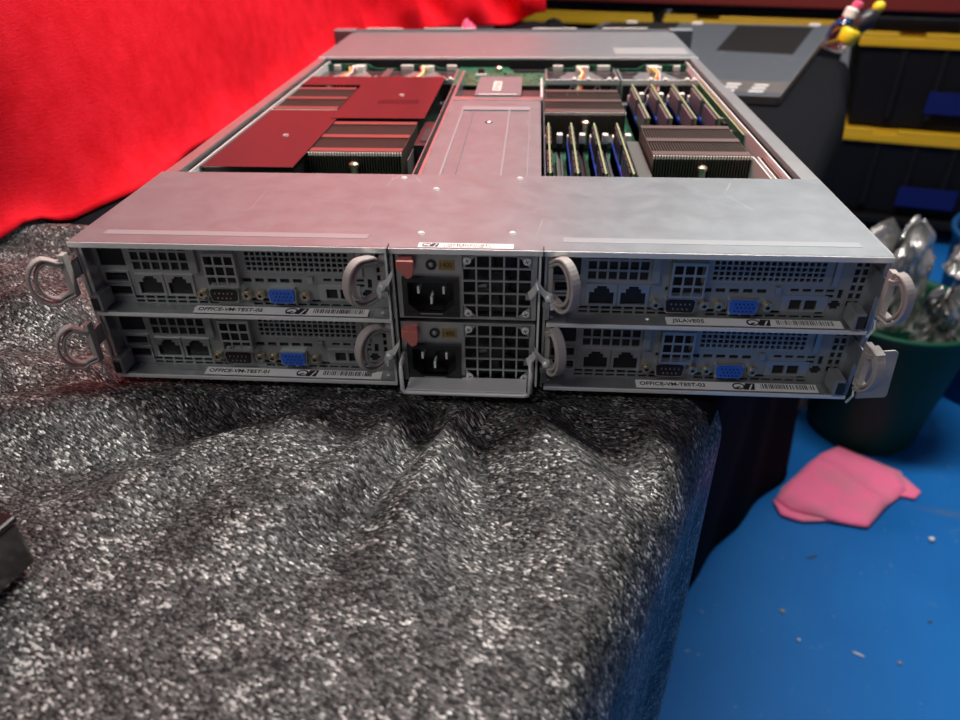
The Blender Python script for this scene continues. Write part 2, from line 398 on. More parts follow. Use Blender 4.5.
# ------------------------------------------------------------------ red backdrop
RED = mat('red_fleece', (.9, .010, .022), .8, 0, .12)
v = coords(RED, (1, 1, 1))
nz = noisetex(RED, coords(RED, (1, 1, 3.5)), 160, 4, .7)
L(RED, mixc(RED, ramp(RED, noisetex(RED, v, 34, 5, .7), [(.35, (0, 0, 0)), (.7, (1, 1, 1))]), (.80, .006, .016), (.98, .016, .036)), B(RED).inputs['Base Color'])
bump(RED, nz, .35, .0015)
def red_backdrop():
    path = [(-1.25, -.22), (-.80, -.02), (-.56, .13), (-.47, .165), (-.428, .195), (-.395, .215), (-.385, .26), (-.374, .34), (-.368, .42), (-.362, .60), (-.358, .80), (-.354, 1.00), (-.350, 1.13), (-.335, 1.22), (-.29, 1.30), (-.22, 1.36), (-.14, 1.40), (-.05, 1.41), (.02, 1.40), (.056, 1.39)]
    pts = []
    for i in range(len(path) - 1):
        a = Vector(path[i]); b = Vector(path[i + 1]); k = max(1, int((b - a).length / .012))
        pts += [a.lerp(b, j / k) for j in range(k)]
    pts.append(Vector(path[-1])); n = len(pts)
    for _ in range(6): pts = [pts[0]] + [(pts[i - 1] + pts[i] * 2 + pts[i + 1]) / 4 for i in range(1, n - 1)] + [pts[-1]]
    ln = [0]
    for i in range(1, n): ln.append(ln[-1] + (pts[i] - pts[i - 1]).length)
    zs = [-.0] + [.004 * 1.25 ** k for k in range(1, 60) if .004 * 1.25 ** k < .06] 
    z = zs[-1]
    while z < 1.15: z += .025; zs.append(z)
    rows = []
    for i, p in enumerate(pts):
        a = pts[max(i - 1, 0)]; b = pts[min(i + 1, n - 1)]; t = (b - a).normalized(); nn = Vector((-t.y, t.x)) * -1   # inward (towards the server)
        if nn.x < 0 and p.y < 1: nn = -nn
        l = ln[i]; rear = sstep(1.15, 1.3, p.y)
        row = []
        for z in zs:
            lean = -.10 * z * (1 - rear)                     # leans away to the left as it climbs
            w = .006 * math.sin(l * 14 + z * 5) * sstep(0, .2, z) * (1 - rear)
            w += rear * (.022 * math.sin(l * 42 + z * 14 + .4) + .010 * math.sin(l * 77 + z * 23)) * sstep(-.02, .05, z)
            w += .004 * noise.noise(Vector((p.x * 6, p.y * 6, z * 6)))
            flare = .014 * math.exp(-z / .015) * (1 - rear) * (1 + .5 * math.sin(l * 30))
            q = p + nn * (lean + w + flare)
            zz = z
            # hem rides over the crumpled black cloth at the left
            if z < .05: zz = z + max(0, wrinkles(q.x, q.y)) * (1 - z / .05) * (1 - rear) + .0015 * (1 - z / .05)
            # right end of the rear panel: hem lifts to the right, top slopes down
            if rear > 0: zz += .030 * sstep(-.03, .05, p.x) * math.exp(-z / .1) * rear
            row.append(Vector((q.x, q.y, zz)))
        rows.append(row)
    m_ = len(zs); mb = MB()
    mb.add([p for r in rows for p in r], [(i * m_ + j, i * m_ + j + 1, (i + 1) * m_ + j + 1, (i + 1) * m_ + j) for i in range(n - 1) for j in range(m_ - 1)], RED)
    o = mb.build('backdrop_cloth', None, None, 0, True)
    sm = o.modifiers.new('solid', 'SOLIDIFY'); sm.thickness = .002; sm.offset = 0
    return o
tag(red_backdrop(), 'bright red fleece cloth hung as a backdrop left of and behind the server', 'cloth')

# ------------------------------------------------------------------ server chassis
H = .088
ch = empty('server_chassis', (0, .36, -.0), 'open silver steel rack server chassis with galvanised covers, lying on the black cloth', 'server')
def pl(mb, name, M=None, bevel=0, parent=ch, **k):                       # geometry in world coordinates, parented to a thing
    o = mb.build(name, M, parent, bevel, **k); p = parent
    off = Vector(p.location)
    while p.parent: p = p.parent; off += Vector(p.location)
    o.data.transform(Matrix.Translation(-off)); return o
# side walls with a folded top flange and the drawer-slide groove
for sx in (-1, 1):
    poly = [(sx * a, b) for a, b in [(.219, .0015), (.219, H), (.2100, H), (.2100, H - .004), (.2110, H - .004), (.2110, H - .0012), (.2176, H - .0012), (.2176, .0015)]]
    pl(MB().prism(poly, .119, .720, STEEL, 1), 'side_wall')
    pl(MB().box(sx * .2176, sx * .219, .002, .119, .0015, .087, STEEL), 'side_wall')
    pl(MB().box(sx * .2050, sx * .2062, .119, .534, .050, .0855, EDGE).box(sx * .2062, sx * .2110, .119, .534, .078, .0795, BLACKG if sx > 0 else DSTEEL), 'slide_rail')
pl(MB().box(-.2176, .2176, .02, .72, .0005, .0015, STEEL), 'bottom_plate')
pl(MB().box(-.2176, .2176, .02, .72, .0430, .0436, DSTEEL), 'middle_shelf')
# rear cover
cv = MB(); cv.box(-.2195, .2195, 0, .1195, H, H + .0009, COVER); cv.box(-.2195, .2195, -.0006, .0009, H - .0022, H + .0009, EDGE)
for x in (-.2195, .2190): cv.box(x, x + .0005, .0, .1195, H - .006, H, STEEL)
for a, b in ((-.205, -.055), (.052, .208)): cv.box(a, b, .0115, .0175, H + .0009, H + .0011, RIDGE)   # polished crease lines
cover = pl(cv, 'rear_cover', None, .0005)
rv = MB()
for x, y in ((-.0264, .0915), (-.0263, .0205), (.0264, .114), (.0243, .0225), (-.0505, .1125)): pl(MB().rev([(.0001, .0009), (.0016, .0007), (.0022, 0)], (x, y, H + .0009), (0, 0, 1), 14, EDGE), 'rivet')
lb = MB(); lb.box(-.0255, .0255, .0012, .0072, H + .0009, H + .0011, PAPER)
def flat(x, y, z): return Matrix.Translation((x, y, z))
def logo(mb, mtx, w, h, M=INK, bg=PAPER):
    # oval ring with a black slanted block crossed by a pale stroke
    pts = [mtx @ Vector((w * (.30 + .26 * math.cos(a)), h * .40 * math.sin(a), .00012)) for a in [k * 2 * math.pi / 20 for k in range(20)]]
    nrm = (mtx.to_3x3() @ Vector((0, 0, 1)))
    mb.sweep(pts, [(-h * .07, -.00004), (h * .07, -.00004), (h * .07, .00004), (-h * .07, .00004)], M, True, nrm)
    q = [(.50, -.46), (1., -.46), (1.08, .46), (.64, .46)]
    mb.add([mtx @ Vector((w * a, h * b, z)) for z in (.00005, .00013) for a, b in q], [(3, 2, 1, 0), (4, 5, 6, 7), (0, 1, 5, 4), (1, 2, 6, 5), (2, 3, 7, 6), (3, 0, 4, 7)], M)
    q = [(.72, -.46), (.80, -.46), (.98, .30), (.90, .30)]
    mb.add([mtx @ Vector((w * a, h * b, .00017)) for a, b in q], [(0, 1, 2, 3)], bg)
    q = [(.02, -.34), (.14, -.46), (.40, -.1), (.34, 0)]
    mb.add([mtx @ Vector((w * a, h * b, .00015)) for a, b in q], [(0, 1, 2, 3)], M)
def barcode(mb, mtx, w, h, seed=1):
    r = random.Random(seed); x = 0
    while x < w:
        a = r.choice((.0002, .0004, .0006)) * 1.1; g = r.choice((.0003, .0005, .0008))
        mb.add([mtx @ Vector(p) for p in ((x, -h / 2, .00012), (x + a, -h / 2, .00012), (x + a, h / 2, .00012), (x, h / 2, .00012))], [(0, 1, 2, 3)], INK); x += a + g
logo(lb, flat(-.0235, .0042, H + .0011), .0085, .0046)
barcode(lb, flat(-.0115, .0048, H + .0011), .025, .0022, 4); barcode(lb, flat(-.0115, .0025, H + .0011), .025, .0010, 9)
pl(lb, 'asset_label')
# front section cover, with its flange and the rack ears
fc = MB(); fc.box(-.219, .219, .534, .722, H, H + .0009, COVER); fc.box(-.219, .219, .532, .5345, H - .0008, H + .0014, EDGE); fc.box(-.2090, .2090, .5335, .5345, .046, H - .0008, CAVITY)
fc.box(-.219, .219, .7215, .7225, H - .03, H + .004, STEEL)
for a, b in ((-.20, -.15), (-.12, -.05), (.03, .09), (.125, .185)): fc.box(a, b, .7205, .7235, H + .004, H + .0055, WHITE)
fc.box(.128, .213, .556, .598, H + .0009, H + .0011, mat('worn_clear_sticker', (.36, .38, .38), .5, .5))
pl(fc, 'front_cover', None, .0004)
for sx in (-1, 1): pl(MB().box(min(sx * .214, sx * .245), max(sx * .214, sx * .245), .712, .730, .016, H + .0045, COVER), 'rack_ear', None, .0015)
# vertical divider strips between nodes and supplies, at the rear face
for x in (-.0415, .0415):
    pl(MB().box(x - .0022, x - .0010, .0, .12, .0015, H, EDGE).box(x + .0010, x + .0022, .0, .12, .0015, H, STEEL).box(x - .001, x + .001, .006, .12, .0015, H, CAVITY).box(x - .0003, x + .0003, -.003, .004, H - .004, H + .0015, BLACK), 'divider_strip')
# power-supply cage cover in the middle of the open bay
DUSK = mat('opening_reflection', (.10, .075, .075), .4, .5)  # brownish tint paints in the dim pink reflection inside the side openings
cc = MB(); zc = H - .0015
cc.box(-.0425, .0425, .118, .338, zc - .001, zc, COVER)
cc.box(.0405, .0425, .118, .435, zc - .02, zc, EDGE); cc.box(-.0432, -.0405, .118, .470, zc - .02, zc + .0008, STEEL)
for x0, x1, M_ in ((-.0290, -.0274, RIDGE), (-.0185, -.0178, COVER), (.0125, .0138, RIDGE), (.0305, .0312, RIDGE)):
    cc.box(x0, x1, .118, .300, zc, zc + .0008, M_)
cc.box(-.0290, .0312, .300, .312, zc, zc + .0010, RIDGE)
cc.rev([(.0032, 0), (.0032, .0004)], (-.003, .262, zc), (0, 0, 1), 16, CAVITY)
cc.rev([(.0026, .0001), (.0012, .0009)], (-.003, .262, zc), (0, 0, 1), 16, COMPN)
cc.box(-.0425, .0425, .338, .352, zc - .001, zc + .0004, STEEL)
cc.box(-.022, .022, .352, .433, zc - .002, zc + .0018, COVER)
cc.box(-.018, .018, .352, .355, zc + .0018, zc + .0023, EDGE)
cc.box(-.0405, -.022, .352, .425, zc - .012, zc - .010, DUSK); cc.box(.022, .0405, .352, .425, zc - .012, zc - .010, DUSK)
cc.box(-.006, .002, .37, .41, zc + .0018, zc + .0020, WHITE)
for k in range(5): cc.box(-.005, .001, .374 + k * .007, .3765 + k * .007, zc + .0020, zc + .0021, INK)
pl(cc, 'cage_cover', None, .0003)
pb = MB(); pb.prism([(-.052, .436), (.046, .436), (.046, .500), (.012, .500), (.004, .532), (-.052, .532)], .0775, .079, PCB)
rr = random.Random(3)
for k in range(46):
    x = rr.uniform(-.048, .042); y = rr.uniform(.44, .495); a = rr.uniform(.0006, .0022); pb.box(x, x + a, y, y + a * 1.2, .079, .079 + rr.uniform(.0006, .002), rr.choice((COMPN, COMPN, BLACK, BRASS, PCBE)))
pb.rev([(.0045, 0), (.0045, .004), (.002, .0055)], (-.006, .508, .079), (0, 0, 1), 14, BRASS)
pb.cyl((-.024, .480, .079), (-.024, .480, .087), .0035, 14, BLACK); pb.box(-.030, -.018, .470, .474, .079, .083, WHITE)
pl(pb, 'power_board')
# backplane board edge and black block for the shaded gap behind the fans
bp = MB()
for sx in (-1, 1):
    prof = [(.05, .074), (.05, .080), (.075, .080), (.083, .0835), (.118, .0835), (.125, .0795), (.150, .0795), (.158, .084), (.212, .084), (.212, .074)]
    bp.prism([(sx * a, b) for a, b in prof], .520, .5225, PCB, 1)
    for a, b in ((.055, .066), (.105, .119), (.160, .172), (.19, .197)): bp.box(min(sx * a, sx * b), max(sx * a, sx * b), .515, .520, .078, .0835, WHITE)
bp.box(-.2176, .2176, .5235, .533, .0436, .0765, CAVITY)
pl(bp, 'backplane_board')
# four cooling fans across the chassis
def fan(x0, x1, wi):
    f = bpy.data.objects.new('cooling_fan', None); C.objects.link(f); f.parent = ch; f.location = ((x0 + x1) / 2 - 0, .48 - .36, .06)
    w = (x1 - x0) / 2
    a = MB(); a.box(-w + .001, w - .001, -.033, -.0305, .018, .0225, EDGE)            # front lip, caught light put into its colour
    a.box(-w + .001, w - .001, -.0305, .030, .0165, .0180, STEEL)
    a.box(-w + .001, -w + .003, -.03, .03, -.016, .0215, STEEL); a.box(w - .003, w - .001, -.03, .03, -.016, .0215, STEEL)
    a.build('fan_frame', None, f)
    for sx in (-1, 1):
        b = MB(); b.prism([(sx * w * .92, -.026), (sx * w * .92, .024), (sx * w * .35, .024), (sx * w * .62, -.001), (sx * w * .35, -.026)], .0181, .0188, BLACKG)
        b.build('fan_window', None, f)
    b = MB()
    for k in range(3):
        b.tube([(-.002 + k * .0022, .026, .020), (-.003 + k * .002, .012, .026), (.001 + k * .001, -.006, .024), (-.004 + k * .0022, -.028, .0235), (-.005 + k * .002, -.036, .012)], .0010, WIRES[(k + wi) % 3], 6)
    b.build('fan_wires', None, f)
    for x in (-.009, .006, w - .012, w - .005): MB().rev([(.0022, 0), (.0026, .002), (.001, .0035)], (x, -.0315, .0215), (0, 0, 1), 10, WHITE).build('clip', None, f)
    MB().box(-.004, .010, .024, .031, .018, .0245, WHITE).build('wire_plug', None, f)
    # tripod of wire guards seen under the lip
    b = MB()
    for x in (-.010, .016): b.tube([(x, -.034, .019), (x - .011, -.035, -.002)], .0009, STEEL, 6).tube([(x, -.034, .019), (x + .011, -.035, -.002)], .0009, STEEL, 6)
    b.build('wire_guard', None, f)
for i, (a, b) in enumerate(((-.210, -.130), (-.130, -.050), (.045, .1245), (.1245, .205))): fan(a, b, i)
# outer slide rail stub and inspection tag at the right rear corner
pl(MB().box(.2195, .2255, .012, .40, .008, .0845, STEEL).box(.2255, .2262, .012, .03, .01, .083, EDGE), 'outer_rail')
tg = MB(); tg.prism([(0, 0), (.0165, .0015), (.0175, .0032), (.0155, .033), (.0135, .0345), (-.002, .033)], 0, .0008, mat('beige_tag', (.56, .53, .48), .6), 1)
text_into(tg, '6', .008, mat('tag_pencil', (.3, .3, .3), .6), Matrix.Translation((.004, -.0002, .022)) @ Matrix.Rotation(math.pi / 2, 4, 'X'))
tgo = tg.build('inspection_tag', None, ch); tgo.location = Vector((.2325, .016, -.011)) - ch.location

# ------------------------------------------------------------------ server nodes
def face_holes():
    h = []
    def g(x0, x1, z0, z1, nx, nz, gx, gz):
        dx = (x1 - x0) / nx; dz = (z1 - z0) / nz
        for i in range(nx):
            for j in range(nz): h.append((x0 + i * dx + gx / 2, x0 + (i + 1) * dx - gx / 2, z0 + j * dz + gz / 2, z0 + (j + 1) * dz - gz / 2))
    g(.0045, .0195, .0245, .0365, 1, 1, .0, .0)
    h.append((.0055, .0190, .0150, .0205)); h.append((.0055, .0190, .0062, .0118))
    g(.0230, .0570, .0215, .0400, 6, 3, .0012, .0014)
    g(.0575, .0625, .0215, .0400, 1, 3, .001, .004)
    # ethernet jacks with their key notch
    for x in (.0245, .0420):
        h += [(x, x + .0145, .0072, .0150), (x + .003, x + .0115, .0150, .0175), (x + .0045, x + .010, .0175, .0190)]
    g(.0190, .0700, .0036, .0054, 8, 1, .0014, 0); g(.0190, .0700, .0010, .0026, 8, 1, .0014, 0)
    g(.0900, .1560, .0010, .0024, 10, 1, .0014, 0); h.append((.0900, .0950, .0036, .0054)); h.append((.0965, .1015, .0036, .0054)); h.append((.1260, .1310, .0036, .0052))
    g(.0855, .1225, .0158, .0182, 5, 1, .0022, 0); h.append((.0684, .0860, .0150, .0350)); h += [(.0665, .0695, .0162, .0185)]
    h += [(.134, .1385, .0172, .0190), (.1405, .145, .0172, .0190), (.147, .1515, .0172, .0190)]
    h += [(.1350, .1413, .0062, .0122), (.1432, .1495, .0062, .0122)]
    g(.0905, .1500, .0230, .0355, 18, 4, .0010, .0010)
    h += [(.1530, .1575, .0172, .0190), (.1530, .1575, .0140, .0158), (.1595, .1620, .0135, .0190), (.1515, .1535, .0080, .0118), (.1500, .154, .0036, .0054)]
    h += [(.1560, .1625, .0085, .0108), (.1572, .1613, .0070, .0085), (.1572, .1613, .0108, .0123)]
    g(.1645, .1725, .0080, .0370, 2, 6, .0014, .0014)
    return h
HOLES = face_holes()
NW = .176
def shape_mesh(mb, name, parent, **k): return mb.build(name, None, parent, **k)
def hexscrew(mb, x, z):
    mb.rev([(.0031, 0), (.0031, .0030)], (x, .0118, z), (0, -1, 0), 6, BRASS); mb.rev([(.0022, .0030), (.0022, .0038), (.0011, .0038), (.0010, .0020)], (x, .0118, z), (0, -1, 0), 12, BRASS)
def handle(parent, x, z, dx, dy, dz, hh, outer=False, name='handle'):
    # flat plastic strap looping out of a vertical hinge and back
    y0h = -.010 if outer else .003; hg = Vector((x, y0h, z)); d = Vector((dx, -dy, dz)); Lh = d.length; d.normalize(); upv = Vector((0, 0, 1)); upv = (upv - d * upv.dot(d)).normalized()
    pts = []
    r = hh / 2
    for k in range(-9, 10):
        a = k / 9 * math.pi / 2; pts.append(hg + d * (Lh - r * .75 + r * .75 * math.cos(a)) + upv * (r * math.sin(a)))
    pts = [hg + d * .000 + upv * (-r * .80)] + [hg + d * .006 + upv * (-r * .90)] + pts + [hg + d * .007 + upv * (r * .92), hg + d * .003 + upv * (r * .70), hg + upv * (r * .66)]
    nrm = d.cross(upv).normalized()
    m_ = MB(); w, t = .0029, .0009
    prof = [(-t, -w * .8), (-t * .6, -w), (t * .6, -w), (t, -w * .8), (t, w * .8), (t * .6, w), (-t * .6, w), (-t, w * .8)]
    m_.sweep(pts, prof, GREY_PL, False, nrm)
    cen = hg + d * (Lh * .12); pin = [cen + (p - cen) * .80 for p in pts]
    m_.sweep(pin, [(q[0] * .9, q[1] * .8) for q in prof], GREY_PL, False, nrm)
    # hinge barrel the strap is folded around
    m_.box(hg.x - .0016, hg.x + .0016, y0h - .002, y0h + .0032, z - r * .92, z + r * .98, GREY_PL)
    if outer: m_.box(hg.x - .0006, hg.x + .0006, y0h, .0115, z - r * .3, z + r * .5, STEEL)
    return m_.build(name, None, parent, .0006, smooth=False)
def make_node(label, x, z, text, handles, upper, barseed, label_x):
    n = empty('server_node', (x, 0, z), label, 'server node', 'four server nodes in the rear of the chassis')
    # face
    MB().plate(0, NW, 0, .0410, .0120, .0130, HOLES, DSTEEL).build('face_panel', None, n)
    # tray: bottom lip in front of the face, side walls, black block for the shade behind the face
    lip = MB(); lip.box(.0015, NW - .0015, -.0005, .012, -.0006, .0002, DSTEEL); lip.box(.0015, NW - .0015, -.0012, -.0002, -.0016, .0008, EDGE)
    lip.box(.0015, .0125, .001, .011, .0002, .0008, STEEL); lip.box(NW - .013, NW - .0015, .001, .011, .0002, .0008, STEEL)
    for sx in (.0, NW - .0006): lip.box(sx, sx + .0006, .001, .43, 0, .0405, STEEL)
    for xx in (.004, .058, NW - .008): lip.rev([(.0013, 0), (.0013, .0006), (.0004, .0012)], (xx, .006, .0006), (0, 0, 1), 10, EDGE)
    lip.box(.0015, NW - .0015, .002, .012, .0400, .0406, STEEL)
    lip.build('tray', None, n, .0004)
    MB().box(.0007, NW - .0007, .0135, .10, .0006, .0395, CAVITY).build('cavity', None, n)
    # screws on the name label lip
    lbm = MB()
    lx0, lx1 = label_x
    lbm.add([(lx0, .0010, .0011), (lx1, .0010, .0011), (lx1, .0078, .0018), (lx0, .0078, .0018), (lx0, .0010, .0008), (lx1, .0010, .0008), (lx1, .0078, .0008), (lx0, .0078, .0008)], [(0, 1, 2, 3), (4, 7, 6, 5), (0, 4, 5, 1), (1, 5, 6, 2), (2, 6, 7, 3), (3, 7, 4, 0)], PAPER)
    tilt = Matrix.Translation((0, .0044, .00147)) @ Matrix.Rotation(math.atan2(.0007, .0068), 4, 'X')
    return n, lbm, tilt
def finish_node(n, lbm, tilt, text, text_x, handles, barseed, upper, split=None):
    text_into(lbm, text, .0043, INK, tilt @ Matrix.Translation((text_x, 0, .0001)), 1.02, bold=True)
    logo(lbm, tilt @ Matrix.Translation((.1115, 0, 0)), .0125, .0062)
    barcode(lbm, tilt @ Matrix.Translation((.128, .0006, 0)), .030, .0040, barseed)
    lbm.build('name_label', None, n)
    # ports
    for zz in (.0150, .0062):
        u = MB(); u.plate(.0045, .0200, zz - .001, zz + .0066, .0112, .0122, [(.0056, .0189, zz + .0002, zz + .0054)], STEEL); u.box(.0068, .0178, .0122, .0128, zz + .0022, zz + .0030, BLACK); u.build('usb_port', None, n)
    for xx in (.0245, .0420):
        u = MB(); hs = [(xx + .0004, xx + .0141, .0076, .0148), (xx + .003, xx + .0115, .0147, .0172), (xx + .0045, xx + .010, .0171, .0187)]
        u.plate(xx - .0012, xx + .0157, .0062, .0198, .0108, .0120, hs, STEEL)
        u.box(xx, xx + .0145, .0126, .0134, .0072, .019, mat('jack_inside', (.012, .016, .03), .4) if False else SOCK); u.build('ethernet_port', None, n)
    sp = MB(); 
    def dsub(mb, x0, x1, z0, z1, y0, y1, M_, sl=.0016):
        mb.prism([(x0 + sl, z0), (x1 - sl, z0), (x1 - .0006, z0 + .0008), (x1, z1 - .001), (x1 - .001, z1), (x0 + .001, z1), (x0, z1 - .001), (x0 + .0006, z0 + .0008)], y0, y1, M_, 1)
    dsub(sp, .0665, .0840, .0038, .0128, .0090, .0122, STEEL); dsub(sp, .0672, .0833, .0045, .0121, .0085, .0092, MAROON)
    for r_, cnt in ((0, 5), (1, 4)):
        for k in range(cnt): xx = .0703 + k * .0025 + r_ * .00125; sp.cyl((xx, .0086, .0098 - r_ * .0030), (xx, .0078, .0098 - r_ * .0030), .00045, 8, BRASS)
    spo = sp.build('serial_port', None, n)
    for xx in (.0620, .0885): m_ = MB(); hexscrew(m_, xx, .0086); m_.build('screw', None, spo)
    vp = MB(); dsub(vp, .1010, .1180, .0038, .0134, .0090, .0122, STEEL); dsub(vp, .1020, .1170, .0046, .0126, .0078, .0092, BLUEP)
    for r_ in range(3):
        for k in range(5): xx = .1050 + k * .0022 + (r_ % 2) * .0011; vp.cyl((xx, .0080, .0108 - r_ * .0022), (xx, .0076, .0108 - r_ * .0022), .0005, 8, SOCK)
    vpo = vp.build('video_port', None, n)
    for xx in (.0965, .1228): m_ = MB(); hexscrew(m_, xx, .0086); m_.build('screw', None, vpo)
    # raised vent cage
    cg = MB(); hs = [(.0691 + i * .0058, .0691 + i * .0058 + .0046, .0160 + j * .0064, .0160 + j * .0064 + .0050) for i in range(3) for j in range(3)]
    cg.plate(.0678, .0866, .0145, .0360, .0060, .0067, hs, STEEL)
    cg.box(.0678, .0866, .0060, .0120, .0353, .0360, EDGE); cg.box(.0678, .0684, .0067, .0120, .0145, .0360, STEEL); cg.box(.0860, .0866, .0067, .0120, .0145, .0360, STEEL)
    cg.build('vent_cage', None, n, .0003)
    # expansion bracket plate, two-square plate, strips and little bumps
    br = MB(); br.plate(.0850, .1535, .0215, .0385, .0112, .0120, [h for h in HOLES if .0905 < h[0] < .15 and h[2] > .0228 and h[3] < .0356], DSTEEL); br.build('expansion_bracket', None, n)
    cp = MB(); cp.plate(.1305, .1550, .0050, .0150, .0114, .0120, [(.1350, .1413, .0062, .0122), (.1432, .1495, .0062, .0122)], STEEL); cp.build('blank_plate', None, n, .0003)
    for b_ in ((.0580, .0625, .0095, .012, .0215, .040, DSTEEL), (.1545, .1575, .0105, .012, .021, .0395, STEEL), (.1255, .1285, .0095, .012, .0165, .0205, STEEL), (.0006, .0030, .002, .012, .001, .040, STEEL)):
        MB().box(*b_).build('bracket_strip', None, n, .0003)
    # latch block beside the outer handle
    for i, (hx, hz, dx, dy, dz, hh, outer) in enumerate(handles):
        handle(n, hx, hz, dx, dy, dz, hh, outer)
        if outer:
            s = -1 if hx < .08 else 1
            x0 = hx - s * .0085; lk = MB(); a, b = sorted((x0, x0 + s * .0060))
            lk.box(a, b, -.0030, .0105, .0020, .0125, DSTEEL); a, b = sorted((x0 + s * .0016, x0 + s * .0056)); lk.box(a, b, -.0037, -.0025, .0030, .0108, BLACK)
            lk.build('latch', None, n, .0008)
            sp = MB(); sp.tube([(hx - s * .001, -.009, .0125), (hx - s * .0012, -.011, .008), (hx - s * .002, -.008, .0015)], .0007, EDGE, 6); sp.build('spring_clip', None, n)
    return n
NODE = {}
n, l_, t_ = make_node('upper left server node, its strip reading OFFICE-VM-TEST-02', -.2168, .0448, '', None, True, 1, (.058, .160))
NODE['TL'] = finish_node(n, l_, t_, 'OFFICE-VM-TEST-02', .0600, [(-.0010, .0280, -.0150, .012, -.001, .027, True), (.1713, .0270, -.0165, .019, 0, .027, False)], 11, True)
n, l_, t_ = make_node('lower left server node, its strip reading OFFICE-VM-TEST-01', -.2168, .0018, '', None, False, 1, (.055, .164))
NODE['BL'] = finish_node(n, l_, t_, 'OFFICE-VM-TEST-01', .0570, [(-.0008, .0280, -.0150, .010, 0, .027, True), (.1713, .0270, -.0150, .017, 0, .027, False)], 12, False)
n, l_, t_ = make_node('upper right server node with a beige JSLAVE05 sticker on its lip', .043, .0448, '', None, True, 1, (.068, .163))
NODE['TR'] = finish_node(n, l_, t_, 'JSLAVE05', .0715, [(.1735, .0270, .0055, .012, 0, .028, True), (.0025, .0270, .0130, .018, 0, .030, False)], 13, True)
n, l_, t_ = make_node('lower right server node, its strip reading OFFICE-VM-TEST-03', .043, .0018, '', None, False, 1, (.056, .160))
NODE['BR'] = finish_node(n, l_, t_, 'OFFICE-VM-TEST-03', .0580, [(.1740, .0270, .0030, .011, -.001, .028, True), (.0025, .0270, .0080, .016, 0, .029, False)], 14, False)
for o in [c for c in NODE['TR'].children if c.name.startswith('name_label')]: pass

# --- insides of the two upper nodes
def heat_sink(node, x0, x1, y0, y1, z0, z1, screw=True):
    hs = MB(); n_ = int((x1 - x0) / .0020)
    for k in range(n_):
        x = x0 + (x1 - x0) * k / (n_ - 1); hs.box(x - .00035, x + .00035, y0, y1, z0, z1 - .0008, FIN)
    hs.box(x0, x1, y0, y1, z0 - .004, z0, FIN)
    o = pl(hs, 'heat_sink', None, 0, node)
    bd = MB(); L_ = y1 - y0
    for c_ in (.085, .50, .94): bd.box(x0 - .0004, x1 + .0004, y0 + L_ * c_ - .0042, y0 + L_ * c_ + .0042, z1 - .0009, z1, FINB)
    for k in range(n_): x = x0 + (x1 - x0) * k / (n_ - 1); bd.box(x - .0005, x + .0005, y0 - .0006, y0 + .0012, z1 - .0026, z1 - .0002, TIP)
    pl(bd, 'fin_band', None, 0, o)
    if screw:
        sc = MB(); xm = x0 + (x1 - x0) * .5; sc.cyl((xm, y0 - .005, z0 + .002), (xm, y0 - .005, z1 - .009), .0026, 12, BRASS); sc.rev([(.0038, 0), (.0038, .002), (.0018, .0034)], (xm, y0 - .005, z1 - .009), (0, 0, 1), 12, BRASS)
        pl(sc, 'mounting_screw', None, 0, o)
        pl(MB().box(x1 - .015, x1 - .010, y0 - .003, y0, z1 - .026, z1 - .020, EDGE), 'clip', None, 0, o)
    return o
def board(node, x0, x1):
    b = MB(); b.box(x0, x1, .105, .44, .0465, .0480, PCB); rr = random.Random(5)
    for k in range(90):
        x = rr.uniform(x0 + .003, x1 - .006); y = rr.uniform(.125, .43); a = rr.uniform(.001, .004); b.box(x, x + a, y, y + a, .048, .048 + rr.uniform(.001, .005), rr.choice((COMPN, BLACK, BRASS, WHITE)))
    return pl(b, 'circuit_board', None, 0, node)
TL, TR = NODE['TL'], NODE['TR']
board(TL, -.2165, -.046); board(TR, .046, .1985)
heat_sink(TL, -.2085, -.1455, .311, .402, .054, .0840)
heat_sink(TL, -.1355, -.0650, .183, .272, .054, .0840)
heat_sink(TR, .0450, .1160, .313, .403, .054, .0825)
heat_sink(TR, .1245, .1955, .188, .272, .054, .0825)
# black film air shrouds on the left node
sh = MB(); sh.box(-.2085, -.1365, .145, .3075, .0838, .0845, BLACKG); sh.box(-.2060, -.1395, .148, .300, .050, .0838, BLACK)
pl(sh, 'air_shroud', None, 0, TL)
pl(MB().rev([(.0026, 0), (.0022, .0007), (.0008, .0010)], (-.166, .226, .0845), (0, 0, 1), 14, COMPN), 'rivet', None, 0, TL)
sh = MB(); sh.prism([(-.1420, .279), (-.0600, .279), (-.0600, .449), (-.2110, .449), (-.2110, .408), (-.1420, .408)], .0842, .0849, BLACKG)
sh.box(-.139, -.066, .284, .445, .050, .0842, BLACK)
pl(sh, 'air_shroud', None, 0, TL)
fx = MB(); fx.rev([(.0026, 0), (.0022, .0007), (.0008, .0010)], (-.0935, .365, .0849), (0, 0, 1), 14, COMPN); fx.prism([(-.112, .330), (-.072, .330), (-.074, .346), (-.112, .346)], .0849, .08495, mat('film_sticker', (.02, .012, .014), .3))
pl(fx, 'rivet', None, 0, TL)
